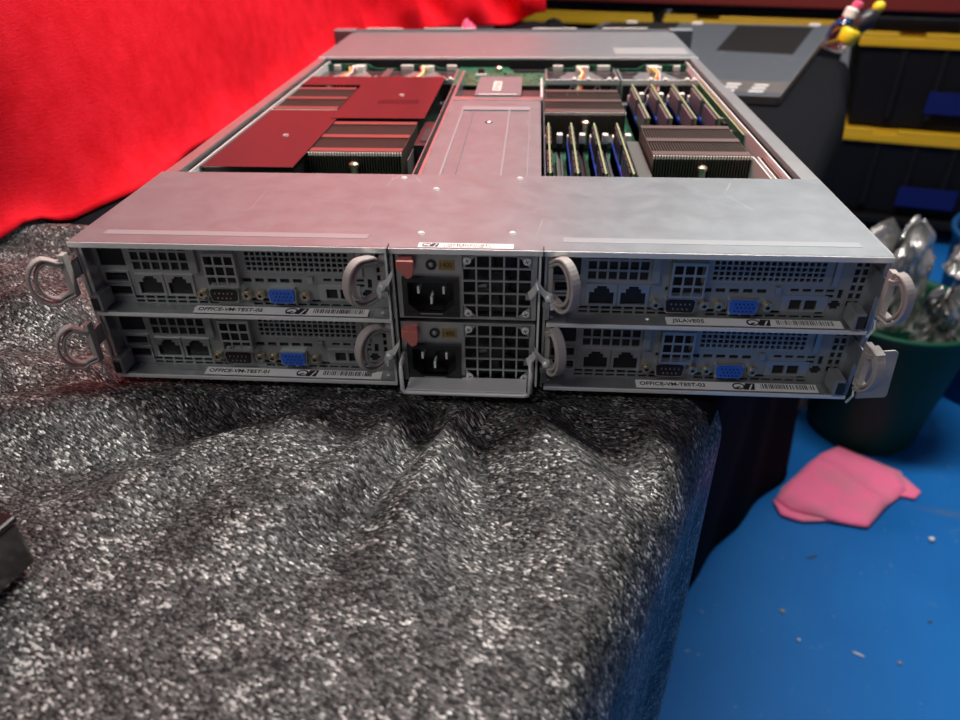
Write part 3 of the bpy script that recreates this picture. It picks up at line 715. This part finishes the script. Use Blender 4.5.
# black duct wall between the shroud and the cage, and a row of board parts along the left wall
dw = MB(); dw.box(-.0600, -.0500, .215, .285, .050, .0805, BLACK); dw.box(-.0605, -.0600, .185, .215, .050, .078, STEEL); dw.box(-.0500, -.0490, .14, .43, .048, .082, STEEL); dw.box(-.0560, -.0500, .225, .262, .055, .0812, CAVITY)
pl(dw, 'air_duct', None, .0004, TL)
rr = random.Random(9); sb = MB(); sb.box(-.2145, -.2125, .145, .300, .048, .0795, PCBE)
for k in range(16): y = .15 + k * .0094; sb.box(-.2125, -.2105 + rr.uniform(0, .002), y, y + rr.uniform(.004, .007), .065, .0800 + rr.uniform(-.004, .0015), rr.choice((PCBE, BLACK, PCBE, COMPN, WHITE)))
sb.box(-.209, -.196, .126, .138, .060, .0795, WHITE); sb.box(-.215, -.210, .128, .140, .050, .083, PCBE)
pl(sb, 'riser_card', None, 0, TL)
# memory modules
def dimm_proto():
    d = MB(); d.box(-.0007, .0007, 0, .1333, .0, .030, PCBE)
    d.box(-.00072, .00072, .0005, .1328, .0, .0292, PCB)
    for k in list(range(4)) + list(range(5, 9)):
        y = .006 + k * .0138
        for sx in (-1, 1): a, b = sorted((sx * .0007, sx * .0021)); d.box(a, b, y, y + .0118, .006, .0285, CHIP)
    return d
mod0 = None
mod1 = None
def put_plated(x, y, ztop):
    global mod1
    if mod1 is None:
        d = MB(); d.box(-.0007, .0007, 0, .1333, .0, .030, PCBE); d.box(-.0008, .0008, .0005, .1328, 0, .0288, PCB)
        for y0 in (.006, .074):
            for sx in (-1, 1): a, b = sorted((sx * .0008, sx * .0026)); d.box(a, b, y0, y0 + .053, .004, .0278, SPREAD)
        mod1 = d.build('memory_module', None, TR); o = mod1
    else: o = mod1.copy(); C.objects.link(o); o.parent = TR
    o.location = Vector((x, y, ztop - .030)) - TR.location
def put_dimm(x, y, ztop, ):
    global mod0
    if mod0 is None: mod0 = dimm_proto().build('memory_module', None, TR); o = mod0
    else: o = mod0.copy(); C.objects.link(o); o.parent = TR
    o.location = Vector((x, y, ztop - .030)) - TR.location
SLOTB = mat('blue_slot', (.015, .11, .75), .4); SLOTK = mat('black_slot', (.02, .02, .022), .4); SLOTG = mat('grey_slot', (.12, .13, .12), .4)
def slot(x, y0, y1, M_, h=.010, latch=.0, zl=.072):
    m_ = MB(); m_.box(x - .0026, x - .0010, y0, y1, .048, .048 + h, M_); m_.box(x + .0010, x + .0026, y0, y1, .048, .048 + h, M_); m_.box(x - .0026, x + .0026, y0, y1, .048, .048 + h - .003, M_)
    o = pl(m_, 'memory_slot', None, 0, TR)
    k_ = MB(); k_.box(x - .0022, x + .0022, y1 - .001, y1 + .004, .05, zl - .007, BLACK); k_.box(x - .0024, x + .0024, y1 - .004, y1 + .004, zl - .0075, zl, WHITE)
    pl(k_, 'slot_latch', None, .0005, o)
for i, x in enumerate((.0472, .0665, .0860, .1052)):
    put_dimm(x, .1465, .0820)
    slot(x, .142, .284, SLOTB, .017, zl=.070); slot(x + .0098, .142, .273, SLOTK if i % 2 else SLOTG, .011, zl=.0745)
for i, x in enumerate((.1345, .1540, .1750, .1968 - .0012)):
    put_plated(x, .298, .0820)
    slot(x, .293, .434, SLOTB, .017, zl=.070)
    if i < 3: slot(x + .0100, .293, .425, SLOTK, .011, zl=.0745)
    else: slot(x - .0098, .293, .425, SLOTK, .011, zl=.0745) if False else None
# three upright plates beside the right heat sink, riser card and small parts further back
up_ = MB()
for k in range(3): up_.box(.1965 + k * .0034, .1975 + k * .0034, .125, .190, .048, .0818, EDGE if k < 2 else FINB)
pl(up_, 'baffle_plates', None, 0, TR)
rc = MB(); rc.box(.2028, .2036, .245, .44, .050, .0818, PCB).box(.2026, .2038, .245, .44, .0818, .0826, PCBE)
for k in range(9): y = .26 + k * .018; rc.box(.1990, .2028, y, y + rr.uniform(.004, .010), .060, .076 + rr.uniform(-.004, .004), rr.choice((BLACK, COMPN, BLACK, WHITE)))
pl(rc, 'riser_card', None, 0, TR)
bl = MB(); bl.prism([(.112, .145), (.1225, .145), (.1225, .262), (.118, .272), (.112, .268)], .048, .056, mat('pale_green_guard', (.10, .28, .20), .4)); bl.box(.1120, .1225, .165, .262, .0565, .072, SLOTG)
pl(bl, 'cable_guard', None, .001, TR)

# ------------------------------------------------------------------ power supplies
def psu(z, label, bail):
    n = empty('power_supply', (0, 0, z), label, 'power supply', 'two power supplies stacked mid chassis')
    hh = .0405
    # housing and face
    holes = [(-.0345, -.0050, .0032, .0255)]
    gx0, gz0, p = -.0022, .0012, .0076
    for i in range(5):
        for j in range(5):
            holes.append((gx0 + i * p + .0005, gx0 + (i + 1) * p - .0005, gz0 + j * p + .0005, gz0 + (j + 1) * p - .0005))
    MB().plate(-.0385, .0385, 0, hh, .0030, .0040, holes, STEEL).build('face_panel', None, n)
    MB().box(-.0383, .0383, .012, .10, .0003, hh - .0003, CAVITY).box(-.0385, -.038, .004, .11, 0, hh, STEEL).box(.038, .0385, .004, .11, 0, hh, STEEL).box(-.0385, .0385, .004, .11, hh - .0005, hh, STEEL).build('housing', None, n)
    # fan behind the grille
    f = MB(); cx, cz = gx0 + 2.5 * p, gz0 + 2.5 * p; f.cyl((cx, .0095, cz), (cx, .012, cz), .0065, 20, BLACK)
    for k in range(7):
        a = k * 2 * math.pi / 7; dx, dz = math.cos(a), math.sin(a); px, pz = -dz, dx
        f.add([(cx + dx * .006 + px * .002, .0085, cz + dz * .006 + pz * .002), (cx + dx * .016 + px * .006, .0085, cz + dz * .016 + pz * .006), (cx + dx * .017 - px * .002, .0115, cz + dz * .017 - pz * .002), (cx + dx * .006 - px * .002, .0115, cz + dz * .006 - pz * .002)], [(0, 1, 2, 3)], BLACK)
    f.build('fan_rotor', None, n)
    # diagonal wires in the corners
    d = MB()
    for sx, sz in ((-1, -1), (-1, 1), (1, -1), (1, 1)):
        a = (cx + sx * p * 1.5, .0034, cz + sz * p * 2.5); b = (cx + sx * p * 2.5, .0034, cz + sz * p * 1.5)
        d.prism([(cx + sx * p * 1.45, cz + sz * p * 2.5), (cx + sx * p * 2.5, cz + sz * p * 2.5), (cx + sx * p * 2.5, cz + sz * p * 1.45)], .0030, .0040, STEEL, 1)
        d.rev([(.0021, 0), (.0021, .0008), (.0008, .0010)], (cx + sx * p * 2.12, .0030, cz + sz * p * 2.12), (0, -1, 0), 14, EDGE)
        for q in (0, math.pi / 2): dx, dz = .0013 * math.cos(q + .4), .0013 * math.sin(q + .4); d.tube([(cx + sx * p * 2.12 - dx, .00195, cz + sz * p * 2.12 - dz), (cx + sx * p * 2.12 + dx, .00195, cz + sz * p * 2.12 + dz)], .0002, SOCK, 5)
    d.build('screw', None, n)
    # mains inlet
    i_ = MB(); i_.plate(-.0355, -.0040, .0022, .0262, .0005, .0030, [(-.0325, -.0070, .0048, .0235)], BLACK)
    for sx in (-1, 1): i_.prism([(-.01975 + sx * .0128, .0047), (-.01975 + sx * .0070, .0047), (-.01975 + sx * .0128, .0100)], .0008, .011, BLACK, 1)
    i_.box(-.0330, -.0065, .011, .0115, .0045, .0240, SOCK)
    for x, zz in ((-.0268, .0182), (-.01975, .0118), (-.0127, .0182)): i_.box(x - .0006, x + .0006, .002, .011, zz - .0022, zz + .0022, EDGE)
    i_.box(-.026, -.0135, .0002, .0008, .0040, .0046, DSTEEL)
    i_.build('mains_inlet', None, n)
    # red release tab
    t = MB(); t.prism([(-.0370, .0385), (-.0275, .0385), (-.0272, .0335), (-.0285, .0290), (-.0315, .0275), (-.0350, .0318), (-.0372, .0335)], -.0045, -.0010, REDTAB, 1); t.box(-.0365, -.0285, -.002, .004, .0355, .0385, REDTAB)
    t.build('release_tab', None, n, .0008)
    b = MB(); b.rev([(.0030, 0), (.0030, .0010), (.0019, .0012), (.0019, .0006)], (-.0190, .0030, .0335), (0, -1, 0), 20, BLACK); b.rev([(.0018, .0006), (.0010, .0016)], (-.0190, .0030, .0335), (0, -1, 0), 16, DSTEEL); b.build('power_led', None, n)
    q = MB(); q.box(-.0150, -.0062, .0024, .0030, .0305, .0362, OCHRE); text_into(q, '1400', .0042, OCHREI, Matrix.Translation((-.0146, .0023, .0334)) @ Matrix.Rotation(math.pi / 2, 4, 'X'), .85); q.build('wattage_label', None, n)
    s_ = MB(); s_.sweep([(.0345, .001, .0165), (.0355, -.002, .019), (.0372, -.0045, .0225), (.0385, -.0085, .0275)], [(-.0022, -.0003), (.0022, -.0003), (.0022, .0003), (-.0022, .0003)], EDGE, False, (1, 0, .4)); s_.box(.0325, .0358, .0010, .0030, .014, .0175, STEEL); s_.build('lever', None, n)
    if bail:
        z0 = -.0000; h_ = MB()
        path = [(-.0372, .001, .0205), (-.0372, -.011, .0200), (-.0372, -.0130, .0175), (-.0372, -.0130, .0045), (-.0362, -.0130, .0028), (-.0340, -.0130, .0022), (.0335, -.0130, .0022), (.0355, -.0130, .0028), (.0365, -.0130, .0045), (.0365, -.0130, .0175), (.0365, -.011, .0200), (.0365, .001, .0205)]
        h_.tube(path, .0013, EDGE, 10, False, (.31, .17, .93)); h_.build('pull_handle', None, n, smooth=True)
        MB().box(-.0350, .0345, -.0125, .002, .0030, .0036, EDGE).box(-.0350, .0345, -.0125, -.0119, .0020, .0045, EDGE).build('bottom_lip', None, n)
    return n
psu(.0448, 'upper power supply unit above the one with the wire pull handle', False)
psu(.0018, 'lower power supply unit with silver pull handle lowered in front', True)
# cam levers beside the supplies
def cam_lever(x, z, s):
    m_ = MB(); f_ = .72; m_.prism([(0, 0), (s * .006, .006), (s * .0095, .014), (s * .010, .020), (s * .0085, .0165), (s * .003, .0095), (-s * .002, .0075), (-s * .004, .001), (-s * .0045, -.006), (-s * .001, -.007)], 0, .0008, EDGE, 1)
    m_.rev([(.0030, 0), (.0030, .0012), (.0018, .0024), (.0008, .0026)], (s * .0005, 0, .0035), (0, -1, 0), 14, EDGE)
    m_.prism([(-s * .001, -.0045), (s * .005, -.004), (s * .005, .0), (s * .001, .001)], -.001, .003, STEEL, 1)
    m_.v = [(a * f_, b * f_, c_ * f_) for a, b, c_ in m_.v]
    o = m_.build('cam_lever', None, ch, .0002); o.location = Vector((x, -.0035, z)) - ch.location
cam_lever(-.0460, .0645, 1); cam_lever(-.0455, .0200, 1); cam_lever(.0455, .0600, -1); cam_lever(.0455, .0175, -1)

# ------------------------------------------------------------------ detached lid on the table behind
LID = sheet('dull_lid_steel', (.10, .125, .145), .45, .6, .3); LIDL = sheet('worn_lid_steel', (.26, .24, .22), .38, .8, .6)
FILM = mat('matt_black_film', (.007, .006, .006), .6, 0, .12)
lid = empty('metal_panel', T(1.05, -.30, 0), 'detached grey steel server lid with two black film patches, at the back of the table', 'metal panel', None)
def flatpoly(poly, z0, z1, name, M_, bevel=0): return pl(MB().prism(poly, z0, z1, M_), name, None, bevel, lid)
pA, pB, pC = Vector((.3686, .6883)), Vector((.6586, 1.333)), Vector((.186, 1.388)); fd = Vector((.984, -.178)); rd = (pB - pA).normalized()
flatpoly([pA, pB, pC, (-.02, .775), (.232, .735), (.245, .712)], .0098, .0112, 'panel_sheet', LID)
q = pA + rd * .105
flatpoly([pA + rd * .028, q, q - fd * .16, pA + rd * .028 - fd * .125], .0112, .0114, 'worn_band', LIDL)
pl(MB().prism([pA, pB, pB - fd * .0022, pA - fd * .0022], .001, .0122, LIDL), 'side_flange', None, 0, lid)
pl(MB().prism([pA, pA + rd * .0022, pA + rd * .0022 - fd * .125, pA - fd * .125], .001, .0118, LIDL), 'front_flange', None, 0, lid)
FRAMEM = FILM
flatpoly([(.3551, 1.0424), (.4777, 1.0048), (.6076, 1.3066), (.4603, 1.3352)], .0112, .0116, 'film_patch', FILM)
flatpoly([(.2006, 1.3808), (.3469, 1.3792), (.307, 1.2307), (.1454, 1.2568)], .0112, .0116, 'film_patch', FILM)
for g_ in (.026, .064, .102):
    for k in range(3):
        a = pA + rd * (.022 + k * .022) - fd * g_; b = a - fd * .020
        flatpoly([a, a + rd * .007, b + rd * .007, b], .0112, .0134, 'louvre', EDGE, .0008)
for f_ in (.06, .56, .85):
    a = pB.lerp(pC, f_); b = pB.lerp(pC, f_ + .045); flatpoly([a - rd * .012, a, b, b - rd * .012], .0112, .0140, 'edge_clip', WHITE)

# black cloth heap and pink rag peeking behind the server
def heap(name, cx, cy, rx, ry, h, M_, seed, z=0., nr=14, na=36, fold=.25):
    mb = MB(); vs = []; fs = []
    for i in range(nr + 1):
        r = i / nr
        for k in range(na):
            a = 2 * math.pi * k / na; d = Vector((math.cos(a), math.sin(a), 0))
            nn = noise.noise(Vector((d.x * 1.6 + seed, d.y * 1.6, r * 1.5))); n2 = noise.noise(Vector((d.x * 4 * r + seed, d.y * 4 * r, 7)))
            rr_ = r * (1 + fold * nn); vs.append((cx + rx * rr_ * d.x, cy + ry * rr_ * d.y, z + max(0.001, h * (math.cos(min(1, r) * math.pi / 2) ** .8) * (1 + .5 * n2 + fold * nn))))
    for i in range(nr):
        for k in range(na): fs.append((i * na + k, i * na + (k + 1) % na, (i + 1) * na + (k + 1) % na, (i + 1) * na + k))
    mb.add(vs, fs, M_); o = mb.build(name, None, None, 0, True); sm = o.modifiers.new('solid', 'SOLIDIFY'); sm.thickness = .002; sm.offset = 0; return o
tag(heap('cloth_heap', .055, 1.12, .16, .09, .040, BCL, 2.2), 'small heap of black cloth behind the far edge of the server', 'cloth')
PINK = mat('pink_microfibre', (.78, .10, .22), .85, 0, .2, sheen=.5)
tag(heap('rag', -.085, 1.02, .035, .03, .058, PINK, 5.1, nr=8, na=20), 'small pink rag bunched up behind the far edge of the server', 'rag')

# ------------------------------------------------------------------ dark box at the left edge
bx = empty('dark_box', (-.216, -.158, .001), 'corner of a small glossy black box at the left edge of the tablecloth', 'box', None, -.25)
MB().box(-.05, .036, -.028, .020, .003, .027, BLACKG).build('box_body', None, bx, .002)
MB().box(-.05, .0365, -.0285, .0205, .0275, .0305, mat('box_lid_gloss', (.012, .010, .011), .3, 0, .6)).build('box_lid', None, bx, .001)

# ------------------------------------------------------------------ clear bottle and yellow-black tool at the table's far corner
CLEAR = mat('clear_plastic', (.95, .95, .95), .06, 0, .5, 1.45, trans=1.)
bt = empty('clear_bottle', (.572, 1.085, .004), 'clear plastic bottle with a pink and white cap at the corner of the black table', 'bottle')
MB().rev([(.001, 0), (.020, .0), (.022, .004), (.022, .038), (.017, .048), (.011, .054), (.011, .058)], (0, 0, 0), (.28, 0, 1), 24, CLEAR).build('bottle_body', None, bt, 0, True)
MB().rev([(.012, .057), (.012, .070), (.008, .073)], (0, 0, 0), (.28, 0, 1), 20, WHITE).build('bottle_cap', None, bt)
MB().rev([(.009, .073), (.0085, .081), (.004, .084)], (.004, 0, 0), (.28, 0, 1), 20, PINK).build('spout', None, bt)
YEL = mat('yellow_plastic', (.80, .62, .015), .4)
K_ = 1.3
kn = empty('utility_tool', (.592, 1.055, .004), 'yellow and black plastic handled tool leaning beside the clear bottle', 'tool')
def ell(mb, c_, d_, r, ln, M_, n_=20):
    prof = [(.0001, 0)] + [(r * math.sin(math.pi * min(1, max(0, k / 12))) ** .55, ln * k / 12) for k in range(1, 12)] + [(.0001, ln)]
    mb.rev(prof, c_, d_, n_, M_)
MB().rev([(.010, 0), (.0125, .003), (.0125, .016), (.011, .020)], (-.006, 0, .012), (.35, 0, 1), 20, YEL).build('tool_base', None, kn, 0, True)
m_ = MB(); ell(m_, (.000, .000, .028), (.75, .1, .62), .0125, .040, BLACK); m_.build('tool_grip', None, kn, 0, True)
m_ = MB(); ell(m_, (.021, .003, .052), (.7, .1, .45), .0075, .018, YEL); m_.build('tool_end', None, kn, 0, True)
MB().sweep([(.008, .004, .022), (.016, .004, .036), (.024, .004, .050)], [(-.004, -.003), (.004, -.003), (.004, .003), (-.004, .003)], YEL, False, (0, 1, 0)).build('tool_guard', None, kn, .001)
kn.scale = (K_, K_, K_); kn.location.x -= .006

# ------------------------------------------------------------------ floor: rag, crumbs, bins
def floor_rag():
    # folded microfibre: kite outline, double layer
    poly = [(.523, .700), (.545, .672), (.60, .655), (.675, .640), (.735, .70), (.790, .745), (.80, .800), (.755, .835), (.700, .872), (.655, .845), (.60, .79), (.545, .735)]
    cx = sum(p[0] for p in poly) / 12; cy = sum(p[1] for p in poly) / 12; mb = MB(); vs = []; fs = []; nr = 18; na = 96
    def outline(u):
        u = u * len(poly); i = int(u) % len(poly); f = u - int(u); a = Vector(poly[i]); b = Vector(poly[(i + 1) % len(poly)]); return a.lerp(b, f)
    for i in range(nr + 1):
        r = i / nr
        for k in range(na):
            p = outline(k / na); x = cx + (p.x - cx) * r; y = cy + (p.y - cy) * r
            h = .010 + .008 * noise.noise(Vector((x * 16, y * 16, 2))) + .012 * math.exp(-((x - .58) * 10 - (y - .73) * 6) ** 2 * 1.2) * (1 - r * .4)
            h += .008 * math.exp(-(((x - .66) * .7 + (y - .76) * .7) / .02) ** 2)
            z = FZ + .004 + max(0, h) * (1 - max(0, (r - .8) / .2) ** 2 * .85)
            vs.append((x, y, z))
    for i in range(nr):
        for k in range(na): fs.append((i * na + k, i * na + (k + 1) % na, (i + 1) * na + (k + 1) % na, (i + 1) * na + k))
    M_ = PINK2; mb.add(vs, fs, M_)
    o = mb.build('rag', None, None, 0, True); sm = o.modifiers.new('solid', 'SOLIDIFY'); sm.thickness = .003; sm.offset = 0
    def flap(pts, name):
        f = MB(); q = [Vector(p) for p in pts]; f.prism([(p.x, p.y) for p in q], FZ + .002, FZ + .009, M_); return f.build(name, None, o, .003, True)
    flap([(.520, .705), (.524, .664), (.558, .648), (.615, .654), (.60, .69)], 'folded_corner'); flap([(.765, .73), (.795, .722), (.815, .742), (.800, .785), (.785, .785)], 'folded_corner')
    return o
PINK2 = mat('pink_rag', (.80, .10, .20), .85, 0, .2, sheen=.4)
v = coords(PINK2)
c = mixc(PINK2, ramp(PINK2, noisetex(PINK2, v, 11, 4), [(.48, (0, 0, 0)), (.72, (.65,) * 3)]), (.95, .19, .36), (.60, .26, .30))
L(PINK2, c, B(PINK2).inputs['Base Color']); bump(PINK2, noisetex(PINK2, v, 400, 3), .3, .001)
tag(floor_rag(), 'pink cleaning rag with grey smudges, lying crumpled on the blue floor', 'rag')
CRUMB = mat('white_crumb', (.75, .75, .72), .7); DARKC = mat('dark_scrap', (.06, .07, .05), .7)
def crumb(x, y, rx, ry, rz, M_, label, rot=0, sd=1, name='crumb'):
    m_ = MB(); prof = [(.0001, -1), (.7, -.7), (1, 0), (.7, .7), (.0001, 1)]; m_.rev(prof, (0, 0, 0), (0, 0, 1), 9, M_)
    r = random.Random(sd); m_.v = [((a * rx) * r.uniform(.8, 1.2), b * ry * r.uniform(.8, 1.2), c_ * rz) for a, b, c_ in m_.v]
    o = m_.build(name, None, None, 0, True); o.location = (x, y, FZ + rz * .98); o.rotation_euler = (0, 0, rot); return tag(o, label, 'debris')
crumb(.781, .619, .0055, .0050, .0045, CRUMB, 'round white crumb on the floor below the grey scuff, right of the pink rag', 0, 1)
crumb(.562, .372, .0100, .0016, .0016, CRUMB, 'thin whitish stick lying on the blue floor at lower right', -.5, 2, 'splinter')
crumb(.478, .392, .0028, .0024, .0020, CRUMB, 'tiny pale crumb on the floor left of the whitish stick', 0, 3)
crumb(.4674, .4455, .0045, .0038, .0020, mat('tan_crumb', (.35, .32, .22), .7), 'small tan crumb on the floor nearest the shadow of the tablecloth', 0, 4)
crumb(.553, .567, .0130, .0016, .0012, DARKC, 'thin dark twig on the floor below the pink rag', .35, 5, 'twig')
crumb(.700, .440, .0040, .0022, .0014, DARKC, 'small dark scrap on the floor right of the whitish stick', .3, 6, 'scrap')
crumb(.62, .36, .0034, .0030, .0020, mat('tan_crumb2', (.32, .30, .24), .7), 'small tan crumb on the floor right of the whitish stick', 0, 7)

GREEN = mat('dark_green_plastic', (.004, .055, .030), .5, 0, .15)
def bin_(name, x, y, rb, rtp, h, M_, label):
    r = empty(name, (x, y, FZ), label, 'bin')
    MB().rev([(rb * .97, 0), (rb, .006), (rb + (rtp - rb) * .9, h * .93), (rtp - .004, h * .935), (rtp, h * .95), (rtp + .006, h * .985), (rtp + .004, h), (rtp - .004, h), (rtp - .008, h * .95), (rb - .004, .008), (.0001, .008)], (0, 0, 0), (0, 0, 1), 64, M_).build('bin_body', None, r, 0, True)
    return r
bin_('waste_bin', .775, .960, .108, .150, .305, GREEN, 'round dark green plastic waste bin on the blue floor, full of foil bags')
BLUEB = mat('blue_plastic', (.003, .05, .15), .5, 0, .2)
bin_('waste_bin', 1.15, 1.14, .15, .19, .375, BLUEB, 'dark blue plastic bin behind the green bin at the right edge')
# crumpled silvery bags
FOIL = mat('silvery_film', (.62, .62, .60), .22, .75)
v = coords(FOIL)
vf = vor(FOIL, v, 26, 'F1'); L(FOIL, ramp(FOIL, noisetex(FOIL, v, 9, 3), [(.38, (.14, .138, .13)), (.60, (.70, .69, .66))]), B(FOIL).inputs['Base Color'])
bump(FOIL, vf.outputs['Distance'], .7, .008)
def bag(name, cx, cy, z0, rx, ry, hz, seed, label, lean=(0, 0), taper=.35, amp=.4):
    # film gathered into upright folds with a ragged, half closed mouth
    n, m_ = 110, 46; mb = MB(); vs = []
    for j in range(m_ + 1):
        v = j / m_
        for k in range(n):
            a = 2 * math.pi * k / n; d = Vector((math.cos(a), math.sin(a), 0))
            c1 = noise.voronoi(Vector((d.x * 1.5, d.y * 1.5, v * 1.3 + seed)))[0]; c2 = noise.voronoi(Vector((d.x * 3.6 + seed, d.y * 3.6, v * 3.2)))[0]
            k1 = 1 + amp * (c1[1] - c1[0] - .35) + amp * .5 * (c2[1] - c2[0] - .3) + .12 * noise.noise(Vector((d.x * 7, d.y * 7, v * 7 + seed)))
            prof = (1 - taper * v) * (1 if v < .82 else max(.12, 1 - (v - .82) / .18 * .85))
            top = hz * (.80 + .35 * noise.noise(Vector((d.x * 1.7, d.y * 1.7, seed))) + .10 * noise.noise(Vector((d.x * 6, d.y * 6, seed))))
            vs.append((cx + lean[0] * v + rx * prof * k1 * d.x, cy + lean[1] * v + ry * prof * k1 * d.y, z0 + top * min(1, v * 1.1) - .10 * hz * max(0, v - .9) * 10))
    mb.add(vs, [(j * n + k, j * n + (k + 1) % n, (j + 1) * n + (k + 1) % n, (j + 1) * n + k) for j in range(m_) for k in range(n)], FOIL)
    return tag(mb.build(name), label, 'bag')
bag('foil_bag', .755, .995, -.50, .090, .060, .235, 1.3, 'large crumpled silvery plastic bag standing out of the green bin behind the handle', (.0, .0), .25)
bag('foil_bag', .835, .890, -.50, .062, .042, .150, 4.2, 'shiny crumpled foil bag drooping over the front rim of the green bin at right', (-.02, .0), .45, .5)
bag('foil_bag', .925, 1.06, -.42, .028, .04, .085, 8.8, 'strip of crumpled silvery film folded over the rim of the blue bin', (.02, 0), .2)
# caster half hidden by the hanging cloth
cs = empty('caster', (.652, 1.012, FZ), 'small pale grey caster wheel peeping out beside the hanging black cloth', 'caster')
MB().rev([(.006, -.010), (.024, -.010), (.027, -.006), (.027, .006), (.024, .010), (.006, .010)], (0, 0, .027), (1, .3, 0), 24, mat('grey_rubber', (.30, .30, .29), .5)).build('wheel', None, cs, 0, False)
MB().box(-.016, .016, -.014, .014, .050, .075, STEEL).build('fork', None, cs, .003)

# ------------------------------------------------------------------ black totes and red shelf at the back
TB = mat('tote_black', (.004, .004, .005), .65, 0, .25); TY = mat('tote_yellow', (.66, .40, .010), .5); TAPE = mat('blue_tape', (.003, .010, .10), .7, 0, .2)
SH = empty('storage_rack', (1.0565, 2.02, FZ), 'long storage rack with a dark red beam above the black totes', 'rack', None, -.285)
REDW = mat('dark_red_paint', (.16, .014, .008), .5)
bump(REDW, noisetex(REDW, coords(REDW), 20, 3), .1, .002)
m_ = MB(); m_.box(-1.75, 1.25, -.01, .02, .705, .88, REDW); m_.build('shelf_beam', None, SH, .004)
MB().box(-1.75, 1.25, .02, .60, .685, .705, TB).build('shelf_board', None, SH, .003)
MB().box(-1.75, 1.25, .02, .60, .845, .86, TB).build('top_board', None, SH, .003)
MB().box(-1.75, 1.25, .02, .60, .06, .083, TB).build('bottom_board', None, SH, .003)
for x in (-1.75, 1.20):
    for y in (.02, .58): MB().box(x, x + .04, y, y + .04, 0, 1.3, REDW).build('post', None, SH, .003)
for x, z in ((-.80, .735), (.34, .745), (.34, .795)): MB().box(x, x + .055, -.0125, -.0100, z, z + .028, mat('beam_tape', (.02, .13, .22), .6)).build('blue_tape', None, SH)
def tote(lx, z, label, tape=None, w=.56, ly=.03, ex=0.):
    e_ = ex if z > .2 else 0.
    # local to the rack axes
    a = -.285; R_ = Matrix.Rotation(a, 3, 'Z'); p = R_ @ Vector((lx, ly, 0)) + Vector((1.0565, 2.02, 0))
    t = empty('storage_tote', (p.x, p.y, FZ + z), label, 'tote', 'black totes with yellow lids', a)
    d = .40
    b = MB(); vs = []
    for zz, i_ in ((0, .03), (.245 + e_, .005)): vs += [(i_, i_, zz), (w - i_, i_, zz), (w - i_, d - i_, zz), (i_, d - i_, zz)]
    b.add(vs, [(3, 2, 1, 0), (4, 5, 6, 7)] + [(k, (k + 1) % 4, 4 + (k + 1) % 4, 4 + k) for k in range(4)], TB)
    for k in range(4): x = .12 + k * .11; b.box(x, x + .02, .0, .02, .03, .24, TB)
    b.build('tote_body', None, t, .006)
    l = MB(); l.box(-.004, w + .004, -.010, d, .240 + e_, .266 + e_, TY); l.box(.0, .10, -.010, .02, .266 + e_, .279 + e_, TY); l.box(.17, w, -.010, .02, .266 + e_, .279 + e_, TY); l.box(.0, w, .03, d - .01, .266 + e_, .272 + e_, TY)
    l.build('tote_lid', None, t, .004)
    if tape: MB().box(tape[0], tape[1], -.004, -.0005, tape[2], tape[3], TAPE).build('tape_label', None, t, .001)
    return t
tote(-.05, .085, 'lower black tote with yellow lid at the right, blue tape low on its front', (.225, .395, .040, .105))
tote(-.05, .365, 'upper black tote with yellow lid at the right, directly under the red beam', (.225, .43, .055, .120))
tote(-.64, .085, 'lower black tote behind the lid and table, second column from the right', ly=.03, ex=.028); tote(-.64, .365, 'upper black tote with mustard yellow lid rim just above the steel lid', ly=.03, ex=.028)
tote(-1.24, .085, 'lower black tote behind the server, farthest left column', ly=.03, ex=.028); tote(-1.24, .365, 'upper black tote whose yellow lid shows between red cloth and steel lid', ly=.03, ex=.028)
